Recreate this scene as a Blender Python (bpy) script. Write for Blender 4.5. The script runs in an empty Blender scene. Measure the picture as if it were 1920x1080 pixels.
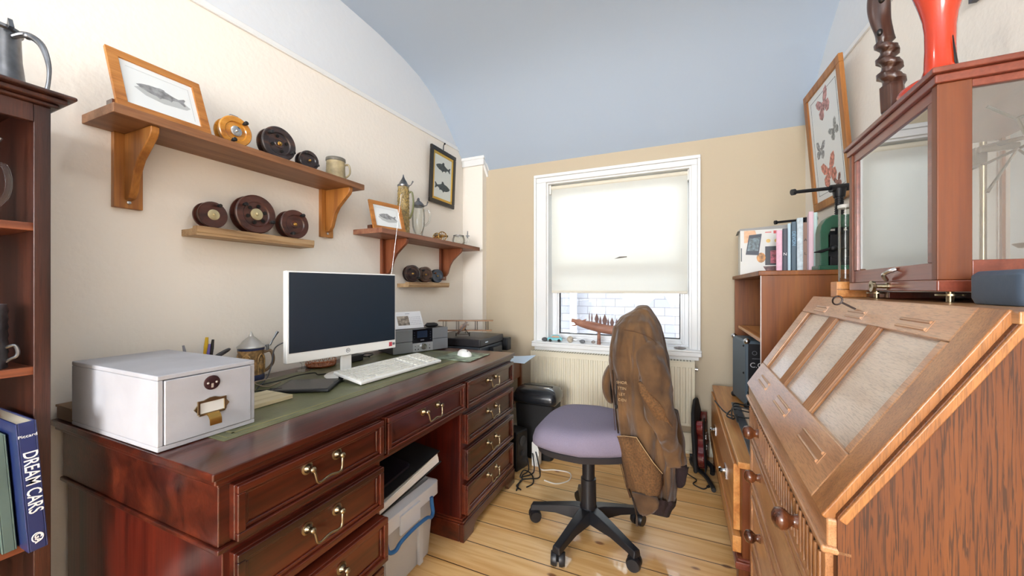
import bpy, bmesh, math, random
from mathutils import Matrix, Vector, noise
random.seed(7)
PI = math.pi
S = bpy.context.scene
C = S.collection
def R(d): return math.radians(d)

# ---------------------------------------------------------------- camera
cam = bpy.data.cameras.new('camera'); camo = bpy.data.objects.new('camera', cam); C.objects.link(camo)
cam.sensor_width = 36; cam.lens = 13.069; cam.clip_start = .02
camo.location = (0, 0, 1.19); camo.rotation_euler = (R(90), 0, R(23.70)); S.camera = camo
# ---------------------------------------------------------------- view, world, lights
S.view_settings.view_transform = 'Standard'; S.view_settings.look = 'None'
S.view_settings.exposure = 0.80; S.view_settings.gamma = 1.0; S.view_settings.use_curve_mapping = False
w = bpy.data.worlds.new('sky'); S.world = w; w.use_nodes = True
w.node_tree.nodes['Background'].inputs[0].default_value = (.86, .93, 1.0, 1)
w.node_tree.nodes['Background'].inputs[1].default_value = 6.5
def light(name, kind, loc, power, col, rot=(0, 0, 0), **k):
    l = bpy.data.lights.new(name, kind); l.energy = power; l.color = col
    for a, v in k.items(): setattr(l, a, v)
    o = bpy.data.objects.new(name, l); o.location = loc; o.rotation_euler = rot; C.objects.link(o); return o
light('pendant_bulb', 'POINT', (-.6, .75, 2.5), 4, (1, .97, .94), shadow_soft_size=.035)
light('rear_fill_light', 'AREA', (-.45, -3.5, 1.55), 130, (.95, .97, 1), (R(97), 0, 0), shape='RECTANGLE', size=1.5, size_y=1.5)  # unseen fill lamp added behind the camera to brighten the room
p = light('window_portal', 'AREA', (-.44, 3.13, 1.4), 1, (1, 1, 1), (R(-90), 0, 0), shape='RECTANGLE', size=1.06, size_y=1.3)
p.data.cycles.is_portal = True
light('sun', 'SUN', (0, -3, 6), .5, (1, .96, .9), (R(48), 0, R(-12)), angle=.05)

# ---------------------------------------------------------------- materials
def lin(c):
    f = lambda v: v / 12.92 if v <= .04045 else ((v + .055) / 1.055) ** 2.4
    return tuple(f(v / 255) for v in c) + (1,)
MT = {}
def mat(name, col, rough=.5, metal=0, coat=0, emit=0, bump=0, bscale=60, var=0, vscale=8, trans=0, spec=None):
    if name in MT: return MT[name]
    m = bpy.data.materials.new(name); m.use_nodes = True; n = m.node_tree.nodes; L = m.node_tree.links
    b = n['Principled BSDF']; b.inputs['Base Color'].default_value = lin(col)
    b.inputs['Roughness'].default_value = rough; b.inputs['Metallic'].default_value = metal
    b.inputs['Coat Weight'].default_value = coat; b.inputs['Coat Roughness'].default_value = .12
    if trans: b.inputs['Transmission Weight'].default_value = trans
    if spec is not None: b.inputs['Specular IOR Level'].default_value = spec
    tc = n.new('ShaderNodeTexCoord')
    if var:
        z = n.new('ShaderNodeTexNoise'); z.inputs['Scale'].default_value = vscale; z.inputs['Detail'].default_value = 5
        L.new(tc.outputs['Object'], z.inputs['Vector'])
        r = n.new('ShaderNodeValToRGB'); e = r.color_ramp.elements
        e[0].position = .3; e[1].position = .7
        e[0].color = lin([max(0, c * (1 - var)) for c in col]); e[1].color = lin([min(255, c * (1 + var * .6)) for c in col])
        L.new(z.outputs['Fac'], r.inputs[0]); L.new(r.outputs[0], b.inputs['Base Color'])
    if bump:
        z = n.new('ShaderNodeTexNoise'); z.inputs['Scale'].default_value = bscale; z.inputs['Detail'].default_value = 4
        L.new(tc.outputs['Object'], z.inputs['Vector'])
        u = n.new('ShaderNodeBump'); u.inputs['Strength'].default_value = bump; u.inputs['Distance'].default_value = .004
        L.new(z.outputs['Fac'], u.inputs['Height']); L.new(u.outputs[0], b.inputs['Normal'])
    MT[name] = m; return m
def wood(name, dark, midc, lite, grain='y', scale=5, rough=.4, coat=.2, fine=.5, stretch=.07, pores=0):
    m = bpy.data.materials.new(name); m.use_nodes = True; n = m.node_tree.nodes; L = m.node_tree.links
    b = n['Principled BSDF']; b.inputs['Roughness'].default_value = rough
    b.inputs['Coat Weight'].default_value = coat; b.inputs['Coat Roughness'].default_value = .15
    tc = n.new('ShaderNodeTexCoord'); mp = n.new('ShaderNodeMapping'); L.new(tc.outputs['Object'], mp.inputs[0])
    s = [scale * 4] * 3; s['xyz'.index(grain)] = scale * 4 * stretch; mp.inputs['Scale'].default_value = s
    z = n.new('ShaderNodeTexNoise'); z.inputs['Scale'].default_value = 1; z.inputs['Detail'].default_value = 8
    z.inputs['Roughness'].default_value = .6; z.inputs['Distortion'].default_value = .6; L.new(mp.outputs[0], z.inputs['Vector'])
    r = n.new('ShaderNodeValToRGB'); e = r.color_ramp.elements
    e[0].position = .34; e[1].position = .7; e[0].color = lin(dark); e[1].color = lin(lite)
    q = e.new(.5); q.color = lin(midc); L.new(z.outputs['Fac'], r.inputs[0])
    mp2 = n.new('ShaderNodeMapping'); L.new(tc.outputs['Object'], mp2.inputs[0])
    k = 120 if pores else 40; s = [scale * k] * 3; s['xyz'.index(grain)] = scale * k * stretch * .5; mp2.inputs['Scale'].default_value = s
    z2 = n.new('ShaderNodeTexNoise'); z2.inputs['Scale'].default_value = 1; z2.inputs['Detail'].default_value = 3; z2.inputs['Distortion'].default_value = .9 if pores else 0; L.new(mp2.outputs[0], z2.inputs['Vector'])
    r2 = n.new('ShaderNodeValToRGB'); e = r2.color_ramp.elements
    if pores: e[0].position = .40; e[1].position = .50; v = 1 - pores; e[0].color = (v, v, v, 1)
    else: e[0].position = .3; e[1].position = .6; v = 1 - fine * .6; e[0].color = (v, v, v, 1)
    L.new(z2.outputs['Fac'], r2.inputs[0])
    mx = n.new('ShaderNodeMix'); mx.data_type = 'RGBA'; mx.blend_type = 'MULTIPLY'; mx.inputs[0].default_value = 1
    L.new(r.outputs[0], mx.inputs[6]); L.new(r2.outputs[0], mx.inputs[7]); L.new(mx.outputs[2], b.inputs['Base Color'])
    u = n.new('ShaderNodeBump'); u.inputs['Strength'].default_value = .15; u.inputs['Distance'].default_value = .002
    L.new(z2.outputs['Fac'], u.inputs['Height']); L.new(u.outputs[0], b.inputs['Normal'])
    MT[name] = m; return m
def glass(name, tint=(245, 250, 248), ior=1.5, gain=1.0):
    m = bpy.data.materials.new(name); m.use_nodes = True; n = m.node_tree.nodes; L = m.node_tree.links
    n.remove(n['Principled BSDF']); o = n['Material Output']
    t = n.new('ShaderNodeBsdfTransparent'); t.inputs[0].default_value = lin(tint)
    g = n.new('ShaderNodeBsdfGlossy'); g.inputs['Roughness'].default_value = .02
    f = n.new('ShaderNodeFresnel'); f.inputs[0].default_value = ior
    k = n.new('ShaderNodeMath'); k.operation = 'MULTIPLY'; k.inputs[1].default_value = gain; k.use_clamp = True
    x = n.new('ShaderNodeMixShader'); L.new(f.outputs[0], k.inputs[0]); L.new(k.outputs[0], x.inputs[0])
    L.new(t.outputs[0], x.inputs[1]); L.new(g.outputs[0], x.inputs[2]); L.new(x.outputs[0], o.inputs[0])
    MT[name] = m; return m
def ceiling_mat(): return mat('ceiling_paint', (180, 196, 214), .9, bump=.25, bscale=5)
M_wall = mat('cream_wallpaper', (247, 240, 229), .9, bump=.35, bscale=45)
M_white = mat('white_wall_paint', (226, 231, 236), .9, bump=.25, bscale=30)
M_ceil = mat('ceiling_paint', (178, 193, 210), .9, bump=.5, bscale=4)
M_gloss = mat('white_gloss_paint', (240, 241, 240), .3)
M_mahog = wood('mahogany', (42, 13, 8), (76, 27, 15), (108, 45, 24), 'y', 3.0, .28, .45, .35, .06)
M_mahog_v = wood('mahogany_upright', (48, 12, 8), (82, 24, 14), (108, 36, 20), 'z', 3.0, .28, .4, .35, .06)
M_dkbook = wood('dark_oak', (36, 15, 10), (60, 28, 18), (86, 44, 28), 'z', 4, .4, .25, .6, .05, .35)
M_shelf = wood('shelf_oak', (118, 76, 44), (142, 96, 62), (160, 114, 78), 'y', 5, .5, .05, .35)
M_brack = wood('bracket_pine', (146, 88, 34), (176, 114, 50), (198, 138, 70), 'z', 4, .45, .1, .3)
M_brack2 = wood('red_bracket_wood', (108, 52, 26), (136, 72, 38), (156, 90, 52), 'z', 4, .45, .1, .3)
M_frame = wood('honey_frame', (160, 96, 34), (190, 122, 52), (206, 142, 70), 'y', 6, .45, .1, .3, .15)
M_drift = wood('pale_shelf_wood', (118, 86, 54), (178, 144, 104), (198, 168, 128), 'y', 6, .6, 0, .3)
M_oak = wood('bureau_oak', (166, 112, 70), (184, 132, 90), (198, 150, 108), 'y', 4, .34, .5, .3, .16, .28)
M_oakside = wood('bureau_side_oak', (84, 41, 7), (99, 51, 10), (114, 62, 16), 'z', 3.2, .55, .05, .5, .07, .66)
M_oakedge = wood('bureau_edge_oak', (140, 88, 44), (164, 108, 58), (180, 126, 74), 'z', 4, .36, .3, .3, .12, .3)
M_oakdark = wood('reeded_oak', (116, 74, 40), (134, 88, 50), (150, 104, 64), 'x', 3, .3, .5, .1, .06)
M_knob = wood('knob_wood', (54, 24, 12), (90, 46, 24), (124, 70, 38), 'z', 8, .25, .5, .4, .2)
M_pine = wood('orange_pine', (176, 104, 44), (206, 140, 74), (222, 164, 98), 'y', 4, .35, .25, .3)
M_teak = wood('teak_veneer', (108, 54, 8), (128, 68, 13), (144, 84, 22), 'z', 3, .5, .05, .35)
M_red = wood('red_mahogany', (104, 46, 30), (124, 60, 42), (142, 78, 56), 'y', 4, .3, .35, .3)
M_redv = wood('red_mahogany_upright', (98, 45, 8), (112, 54, 11), (124, 64, 17), 'z', 3, .45, .12, .3)
M_reelw = wood('bakelite_brown', (50, 24, 18), (78, 42, 34), (96, 56, 46), 'y', 7, .3, .3, .3, .3)
M_reeld = wood('dark_reel_wood', (28, 20, 22), (50, 38, 38), (98, 62, 44), 'y', 9, .3, .35, .3, .3)
M_reelg = wood('golden_reel_wood', (168, 100, 24), (204, 138, 44), (218, 158, 66), 'y', 7, .25, .5, .3, .3)
M_brass = mat('brass', (190, 152, 84), .28, 1)
M_abrass = mat('antique_brass', (156, 142, 116), .3, 1, var=.2)
M_steel = mat('steel', (200, 200, 200), .25, 1)
M_pewter = mat('pewter', (132, 134, 138), .38, 1, var=.2, vscale=20)
M_black = mat('black_plastic', (24, 25, 28), .4)
M_mblack = mat('matt_black', (20, 20, 22), .7)
M_wplas = mat('white_plastic', (236, 236, 232), .35)
M_glass = glass('clear_glass', (250, 252, 252), 1.45)
M_vglass = glass('vessel_glass', (254, 255, 254), 1.35, .7)
M_case = glass('case_glass', (253, 254, 254), 1.5, 3.4)

# ---------------------------------------------------------------- helpers
def root_of(o):
    while o.parent: o = o.parent
    return o
class MB:
    def __init__(s): s.bm = bmesh.new(); s.mi = 0; s.X = Matrix.Identity(4)
    def add(s, vs, fs):
        v = [s.bm.verts.new(s.X @ Vector(p)) for p in vs]
        for f in fs:
            try: q = s.bm.faces.new([v[i] for i in f]); q.material_index = s.mi
            except ValueError: pass
        return s
    def box(s, x0, x1, y0, y1, z0, z1):
        return s.add([(x0, y0, z0), (x1, y0, z0), (x1, y1, z0), (x0, y1, z0), (x0, y0, z1), (x1, y0, z1), (x1, y1, z1), (x0, y1, z1)],
                     [(3, 2, 1, 0), (4, 5, 6, 7), (0, 1, 5, 4), (1, 2, 6, 5), (2, 3, 7, 6), (3, 0, 4, 7)])
    def cbox(s, c, d): return s.box(c[0]-d[0]/2, c[0]+d[0]/2, c[1]-d[1]/2, c[1]+d[1]/2, c[2]-d[2]/2, c[2]+d[2]/2)
    def prism(s, poly, plane, a, b):
        mk = {'yz': lambda p, t: (t, p[0], p[1]), 'xz': lambda p, t: (p[0], t, p[1]), 'xy': lambda p, t: (p[0], p[1], t)}[plane]
        n = len(poly); vs = [mk(p, a) for p in poly] + [mk(p, b) for p in poly]
        return s.add(vs, [tuple(range(n))[::-1], tuple(range(n, 2*n))] + [(i, (i+1) % n, n+(i+1) % n, n+i) for i in range(n)])
    def rings(s, rings, cap=True, closed=False):
        n = len(rings[0]); vs = [p for r in rings for p in r]; m = len(rings)
        fs = [(i*n+j, i*n+(j+1) % n, ((i+1) % m)*n+(j+1) % n, ((i+1) % m)*n+j) for i in range(m if closed else m-1) for j in range(n)]
        if cap and not closed: fs += [tuple(range(n))[::-1], tuple(range((m-1)*n, m*n))]
        return s.add(vs, fs)
    def lathe(s, prof, c=(0, 0, 0), axis='z', n=32, cap=True):
        rs = []
        for r, z in prof:
            ring = []
            for i in range(n):
                a = 2*PI*i/n; u, v = max(r, 1e-5)*math.cos(a), max(r, 1e-5)*math.sin(a)
                q = {'z': (u, v, z), 'x': (z, u, v), 'y': (v, z, u)}[axis]
                ring.append((c[0]+q[0], c[1]+q[1], c[2]+q[2]))
            rs.append(ring)
        return s.rings(rs, cap)
    def tube(s, pts, r, n=10, closed=False, flat=1.0):
        P = [Vector(p) for p in pts]; rs = []; m = len(P)
        rr = r if isinstance(r, (list, tuple)) else [r]*m
        up = Vector((.13, .21, .97)).normalized(); prev = None
        for i, p in enumerate(P):
            if closed: t = P[(i+1) % m]-P[i-1]
            else: t = P[min(i+1, m-1)]-P[max(i-1, 0)]
            t.normalize()
            if prev is None:
                a = t.cross(up)
                if a.length < .1: a = t.cross(Vector((1, 0, 0)))
            else: a = prev-t*prev.dot(t)
            a.normalize(); prev = a; b = t.cross(a)
            rs.append([tuple(p+(a*math.cos(2*PI*k/n)+b*math.sin(2*PI*k/n)*flat)*rr[i]) for k in range(n)])
        return s.rings(rs, True, closed)
    def cyl(s, p0, p1, r0, r1=None, n=20): return s.tube([p0, p1], [r0, r0 if r1 is None else r1], n)
    def ball(s, c, r, n=16):
        r = r if isinstance(r, (tuple, list)) else (r, r, r); rs = []
        for i in range(n+1):
            a = -PI/2+PI*i/n; k = max(math.cos(a), 1e-4)
            rs.append([(c[0]+r[0]*k*math.cos(2*PI*j/(2*n)), c[1]+r[1]*k*math.sin(2*PI*j/(2*n)), c[2]+r[2]*math.sin(a)) for j in range(2*n)])
        return s.rings(rs)
    def build(s, name, mats, parent=None, W=False, bev=0, sub=0, sharp=35, seg=2):
        bm = s.bm
        if W and parent is not None:
            bm.transform(root_of(parent).matrix_basis.inverted())
        bmesh.ops.recalc_face_normals(bm, faces=bm.faces)
        me = bpy.data.meshes.new(name); bm.to_mesh(me); bm.free()
        if not isinstance(mats, (list, tuple)): mats = [mats]
        for m in mats: me.materials.append(m)
        me.polygons.foreach_set('use_smooth', [True]*len(me.polygons)); me.set_sharp_from_angle(angle=R(sharp))
        o = bpy.data.objects.new(name, me); C.objects.link(o)
        if parent: o.parent = parent
        if bev:
            d = o.modifiers.new('bevel', 'BEVEL'); d.width = bev; d.segments = seg; d.limit_method = 'ANGLE'; d.angle_limit = R(40); d.harden_normals = True
        if sub:
            d = o.modifiers.new('sub', 'SUBSURF'); d.levels = sub; d.render_levels = sub
        return o
def spline(pts, k=6, closed=False):
    P = [Vector(p) for p in pts]; out = []; n = len(P)
    for i in range(n if closed else n-1):
        g = (lambda j: P[j % n]) if closed else (lambda j: P[max(0, min(n-1, j))])
        a, b, c, d = g(i-1), g(i), g(i+1), g(i+2)
        for q in range(k):
            t = q/k; out.append(.5*((2*b)+(-a+c)*t+(2*a-5*b+4*c-d)*t*t+(-a+3*b-3*c+d)*t**3))
    if not closed: out.append(P[-1])
    return out
def thing(name, label, cat, loc=(0, 0, 0), rz=0, group=None):
    o = bpy.data.objects.new(name, None); C.objects.link(o); o.empty_display_size = .05
    o.location = loc; o.rotation_euler = (0, 0, rz); o.matrix_basis = Matrix.Translation(loc) @ Matrix.Rotation(rz, 4, 'Z')
    o['label'] = label; o['category'] = cat
    if group: o['group'] = group
    return o
def tag(o, label, cat, group=None):
    o['label'] = label; o['category'] = cat
    if group: o['group'] = group
    return o
def struct(o): o['kind'] = 'structure'; return o
def text(s, size, m, parent, X, name='lettering', depth=.0006, align='CENTER', W=True, bold=0):
    c = bpy.data.curves.new(name, 'FONT'); c.body = s; c.size = size; c.extrude = depth; c.align_x = align; c.align_y = 'CENTER'; c.resolution_u = 3; c.offset = bold
    t = bpy.data.objects.new('tmp', c); C.objects.link(t); bpy.context.view_layer.update()
    me = bpy.data.meshes.new_from_object(t.evaluated_get(bpy.context.evaluated_depsgraph_get())); me.name = name
    bpy.data.objects.remove(t); bpy.data.curves.remove(c)
    me.transform(X)
    if W: me.transform(root_of(parent).matrix_basis.inverted())
    me.materials.clear(); me.materials.append(m); o = bpy.data.objects.new(name, me); C.objects.link(o); o.parent = parent; return o
def axes(o, x, y):
    x = Vector(x).normalized(); y = Vector(y); y = (y-x*y.dot(x)).normalized(); z = x.cross(y)
    m = Matrix.Identity(4)
    for i in range(3): m[i][0] = x[i]; m[i][1] = y[i]; m[i][2] = z[i]; m[i][3] = o[i]
    return m

# ---------------------------------------------------------------- room
LX = -1.757; BY = 2.97; YR = -3.6
def rx(y): return .773+.033*(BY-y)
m = bpy.data.materials.new('pine_floorboards'); m.use_nodes = True; n = m.node_tree.nodes; L = m.node_tree.links
b = n['Principled BSDF']; b.inputs['Roughness'].default_value = .32; b.inputs['Coat Weight'].default_value = .25
tc = n.new('ShaderNodeTexCoord'); br = n.new('ShaderNodeTexBrick'); mpb = n.new('ShaderNodeMapping'); mpb.inputs['Location'].default_value = (13, 0, 0); L.new(tc.outputs['Object'], mpb.inputs[0]); L.new(mpb.outputs[0], br.inputs['Vector'])
br.inputs['Scale'].default_value = 1; br.inputs['Brick Width'].default_value = 60; br.inputs['Row Height'].default_value = .152
br.inputs['Mortar Size'].default_value = .0024; br.inputs['Mortar'].default_value = lin((70, 42, 20)); br.inputs['Bias'].default_value = 0
br.inputs['Color1'].default_value = lin((230, 184, 120)); br.inputs['Color2'].default_value = lin((242, 204, 146))
mp = n.new('ShaderNodeMapping'); mp.inputs['Scale'].default_value = (1.6, 26, 1); L.new(tc.outputs['Object'], mp.inputs[0])
z = n.new('ShaderNodeTexNoise'); z.inputs['Scale'].default_value = 1.5; z.inputs['Detail'].default_value = 7; z.inputs['Distortion'].default_value = .8; L.new(mp.outputs[0], z.inputs['Vector'])
r = n.new('ShaderNodeValToRGB'); r.color_ramp.elements[0].position = .35; r.color_ramp.elements[0].color = lin((238, 220, 198)); r.color_ramp.elements[1].position = .6; L.new(z.outputs['Fac'], r.inputs[0])
mx = n.new('ShaderNodeMix'); mx.data_type = 'RGBA'; mx.blend_type = 'MULTIPLY'; mx.inputs[0].default_value = 1; L.new(br.outputs['Color'], mx.inputs[6]); L.new(r.outputs[0], mx.inputs[7])
mp3 = n.new('ShaderNodeMapping'); mp3.inputs['Scale'].default_value = (4.2, 8.5, 1); L.new(tc.outputs['Object'], mp3.inputs[0])
vo = n.new('ShaderNodeTexVoronoi'); vo.inputs['Scale'].default_value = 1; L.new(mp3.outputs[0], vo.inputs['Vector'])
r3 = n.new('ShaderNodeValToRGB'); r3.color_ramp.elements[0].position = .06; r3.color_ramp.elements[0].color = lin((120, 66, 28)); r3.color_ramp.elements[1].position = .11; L.new(vo.outputs['Distance'], r3.inputs[0])
mx2 = n.new('ShaderNodeMix'); mx2.data_type = 'RGBA'; mx2.blend_type = 'MULTIPLY'; mx2.inputs[0].default_value = .8; L.new(mx.outputs[2], mx2.inputs[6]); L.new(r3.outputs[0], mx2.inputs[7])
L.new(mx2.outputs[2], b.inputs['Base Color'])
u = n.new('ShaderNodeBump'); u.inputs['Strength'].default_value = .4; u.inputs['Distance'].default_value = .003; L.new(br.outputs['Fac'], u.inputs['Height']); u.invert = True; L.new(u.outputs[0], b.inputs['Normal'])
M_floor = m
b = MB(); b.box(LX-.1, 1.1, YR-.1, BY+.25, -.05, 0); struct(b.build('floor', M_floor))
CP = [(YR-.1, 2.84), (1.5, 2.84), (1.85, 2.835), (2.1, 2.81), (2.28, 2.775), (2.45, 2.71), (2.6, 2.61), (2.75, 2.475), (2.86, 2.36), (BY+.01, 2.236)]
b = MB(); b.prism(CP+[(BY+.01, 2.34)]+[(BY-.1, 2.5), (2.6, 2.75), (2.4, 2.9), (YR-.1, 2.94)], 'yz', LX-.1, 1.1); struct(b.build('ceiling', M_ceil, sharp=50))
def rail_z(y): return 2.335+.036*(y-.84)
# left wall: cream below the picture rail, white above
b = MB(); b.prism([(YR-.1, 0), (BY+.2, 0), (BY+.2, rail_z(BY)), (YR-.1, rail_z(YR))], 'yz', LX-.1, LX)
b.mi = 1; b.prism([(YR-.1, rail_z(YR)), (BY+.2, rail_z(BY)), (BY+.2, 3), (YR-.1, 3)], 'yz', LX-.1, LX)
struct(b.build('wall_left', [M_wall, M_white]))
b = MB(); b.prism([(rx(YR-.1), YR-.1), (rx(BY+.2), BY+.2), (rx(BY+.2)+.1, BY+.2), (rx(YR-.1)+.1, YR-.1)], 'xy', 0, 2.36)
b.mi = 1; b.prism([(rx(YR-.1), YR-.1), (rx(BY+.2), BY+.2), (rx(BY+.2)+.1, BY+.2), (rx(YR-.1)+.1, YR-.1)], 'xy', 2.36, 3)
struct(b.build('wall_right', [M_wall, M_white]))
b = MB(); b.box(LX-.1, 1.2, YR-.1, YR, 0, 3); struct(b.build('wall_rear', M_wall))
# back wall with the window opening
wx0, wx1, wz0, wz1 = -.985, .105, .735, 2.07
b = MB()
b.box(LX-.1, wx0, BY, BY+.2, 0, 2.4); b.box(wx1, 1.0, BY, BY+.2, 0, 2.4); b.box(wx0, wx1, BY, BY+.2, 0, wz0); b.box(wx0, wx1, BY, BY+.2, wz1, 2.4)
struct(b.build('wall_back', mat('shaded_back_wallpaper', (202, 187, 161), .9, bump=.3, bscale=30)))  # cream paper darkened: the backlit wall's shade is put into its colour
b = MB(); b.box(LX, -1.555, 2.897, BY, 0, 2.36); struct(b.build('trim_1', M_wall))          # boxed-in corner pier
b = MB()                                                                                    # pier cornice
b.box(LX, -1.535, 2.877, 2.897, 2.272, 2.36); b.box(LX, -1.528, 2.870, 2.897, 2.325, 2.36)
b.prism([(2.897, 2.272), (BY, 2.185), (BY, 2.30), (2.897, 2.36)], 'yz', -1.555, -1.535); b.prism([(2.897, 2.325), (BY, 2.238), (BY, 2.30), (2.897, 2.36)], 'yz', -1.535, -1.528)
struct(b.build('trim_2', M_gloss, bev=.006))
b = MB()
for dz, t, d in ((-.008, .009, .012), (0, .024, .006)):
    b.prism([(YR, rail_z(YR)+dz), (2.897, rail_z(2.897)+dz), (2.897, rail_z(2.897)+dz+t), (YR, rail_z(YR)+dz+t)], 'yz', LX, LX+d)
struct(b.build('trim_3', M_gloss, bev=.003))
b = MB()
for dz, t, d in ((-.008, .009, .012), (0, .024, .006)):
    b.prism([(rx(YR), YR), (rx(2.6), 2.6), (rx(2.6)-d, 2.6), (rx(YR)-d, YR)], 'xy', 2.36+dz, 2.36+dz+t)
struct(b.build('trim_4', M_gloss, bev=.003))
b = MB(); b.box(-1.555, .773, BY-.018, BY, 0, .15); b.box(-1.555, .773, BY-.024, BY, 0, .02)
struct(b.build('baseboard_back', mat('cream_gloss', (228, 220, 198), .35), bev=.005))
b = MB(); b.box(LX, LX+.018, YR, 2.89, 0, .15); struct(b.build('baseboard_left', M_gloss, bev=.005))
w2 = bpy.data.objects.new('rear_fill_frame', None); C.objects.link(w2); w2.location = (-.45, YR, 1.55); w2.matrix_basis = Matrix.Translation((-.45, YR, 1.55)); struct(w2)  # unseen frame added around the rear fill lamp; the wall behind is solid
b = MB(); b.box(-1.25, -1.19, YR, YR+.04, .75, 2.35); b.box(.29, .35, YR, YR+.04, .75, 2.35); b.box(-1.19, .29, YR, YR+.04, .75, .81); b.box(-1.19, .29, YR, YR+.04, 2.29, 2.35); b.build('window_frame', M_gloss, w2, True, bev=.004)
# window: architrave, reveal lining, upvc frame, glass, sill
wd = bpy.data.objects.new('window_1', None); C.objects.link(wd); wd.location = (-.44, BY, .75); wd.matrix_basis = Matrix.Translation((-.44, BY, .75)); struct(wd)
b = MB()
b.box(-1.07, wx0, BY-.022, BY, .70, wz1); b.box(wx1, .145, BY-.022, BY, .70, wz1); b.box(-1.07, .145, BY-.022, BY, wz1, 2.11)
b.box(-1.09, -1.07, BY-.034, BY, .74, 2.11); b.box(.145, .165, BY-.034, BY, .74, 2.11); b.box(-1.09, .165, BY-.034, BY, 2.11, 2.135)
b.build('architrave', M_gloss, wd, True, bev=.004)
b = MB(); b.box(wx0, wx0+.012, BY, BY+.2, wz0, wz1); b.box(wx1-.012, wx1, BY, BY+.2, wz0, wz1); b.box(wx0+.012, wx1-.012, BY, BY+.2, wz1-.012, wz1)
b.build('reveal_lining', M_gloss, wd, True)
gx0, gx1, gz0, gz1 = -.915, .035, .80, 2.0
b = MB()
b.box(wx0+.012, gx0, BY+.12, BY+.18, .752, wz1-.012); b.box(gx1, wx1-.012, BY+.12, BY+.18, .752, wz1-.012)
b.box(gx0, gx1, BY+.12, BY+.18, .752, gz0); b.box(gx0, gx1, BY+.12, BY+.18, gz1, wz1-.012); b.box(gx0, gx1, BY+.125, BY+.175, 1.36, 1.43)
b.box(gx0-.03, gx0-.012, BY+.105, BY+.12, .77, wz1-.03); b.box(gx1+.012, gx1+.03, BY+.105, BY+.12, .77, wz1-.03); b.box(gx0-.012, gx1+.012, BY+.105, BY+.12, .765, .783)
b.build('window_frame', mat('upvc', (244, 246, 248), .3), wd, True, bev=.004)
b = MB(); b.mi = 0
for x0, x1, z0, z1 in ((gx0, gx0+.006, gz0, 1.36), (gx1-.006, gx1, gz0, 1.36), (gx0, gx1, gz0, gz0+.006), (gx0, gx0+.006, 1.43, gz1), (gx1-.006, gx1, 1.43, gz1)):
    b.box(x0, x1, BY+.14, BY+.16, z0, z1)
b.build('glazing_seal', M_mblack, wd, True)
b = MB(); b.box(gx0+.006, gx1-.006, BY+.148, BY+.152, gz0+.006, 1.36); b.box(gx0+.006, gx1-.006, BY+.148, BY+.152, 1.43, gz1); b.build('pane', M_glass, wd, True)
b = MB(); b.box(-1.095, .17, BY-.075, BY, .705, .735); b.box(wx0, wx1, BY+.0005, BY+.13, .735, .75); b.box(-1.095, .17, BY-.075, BY, .735, .75); b.box(-1.08, .155, BY-.045, BY, .675, .705)
b.build('window_sill', M_gloss, wd, True, bev=.006, seg=3)
# roller blind
m = bpy.data.materials.new('blind_fabric'); m.use_nodes = True; n = m.node_tree.nodes; L = m.node_tree.links
n.remove(n['Principled BSDF']); d = n.new('ShaderNodeBsdfDiffuse'); d.inputs[0].default_value = lin((244, 243, 236)); t = n.new('ShaderNodeBsdfTranslucent'); t.inputs[0].default_value = lin((252, 251, 246))
x = n.new('ShaderNodeMixShader'); x.inputs[0].default_value = .55; L.new(d.outputs[0], x.inputs[1]); L.new(t.outputs[0], x.inputs[2]); L.new(x.outputs[0], n['Material Output'].inputs[0])
M_blind = m
bl = thing('roller_blind', 'cream roller blind pulled two thirds down over the window', 'blind', (-.44, BY+.05, 1.15))
b = MB(); b.prism([(BY+.045+.003*math.sin(i*1.3), 1.165+i*.0875) for i in range(11)]+[(BY+.047+.003*math.sin(i*1.3), 1.165+i*.0875) for i in range(10, -1, -1)], 'yz', -.955, .082)
b.build('blind_fabric', M_blind, bl, True)
b = MB(); b.box(-.955, .082, BY+.04, BY+.052, 1.148, 1.168); b.build('bottom_bar', mat('cream_bar', (226, 220, 204), .6), bl, True, bev=.003)
b = MB(); b.cyl((-.965, BY+.055, 2.035), (.09, BY+.055, 2.035), .018); b.build('roller', mat('cream_roll', (232, 226, 208), .6), bl, True)
b = MB(); b.box(-.972, -.958, BY+.03, BY+.07, 1.98, 2.056); b.box(.083, .092, BY+.03, BY+.07, 1.98, 2.056); b.build('end_bracket', M_wplas, bl, True)
b = MB(); b.prism([(-.44, 1.42), (-.345, 1.43), (-.345, 1.437), (-.40, 1.436)], 'xz', BY+.04, BY+.0445); b.build('pull_tab', mat('grey_tab', (104, 98, 88), .6), bl, True)
# outside: slate-hung roof across the yard, with a white downpipe
m = bpy.data.materials.new('slates'); m.use_nodes = True; n = m.node_tree.nodes; L = m.node_tree.links; q = n['Principled BSDF']; q.inputs['Roughness'].default_value = .8
tc = n.new('ShaderNodeTexCoord'); mp = n.new('ShaderNodeMapping'); mp.inputs['Rotation'].default_value = (R(-90), 0, 0); L.new(tc.outputs['Object'], mp.inputs[0])
br = n.new('ShaderNodeTexBrick'); L.new(mp.outputs[0], br.inputs['Vector']); br.inputs['Scale'].default_value = 1; br.inputs['Brick Width'].default_value = .24; br.inputs['Row Height'].default_value = .105; br.inputs['Mortar Size'].default_value = .003
br.inputs['Color1'].default_value = lin((112, 111, 116)); br.inputs['Color2'].default_value = lin((98, 97, 103)); br.inputs['Mortar'].default_value = lin((62, 58, 62)); L.new(br.outputs['Color'], q.inputs['Base Color'])
M_slate = m
b = MB(); b.box(-5, 5, 5.0, 5.2, -1, 2.3); struct(b.build('wall_outside', M_slate))
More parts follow.
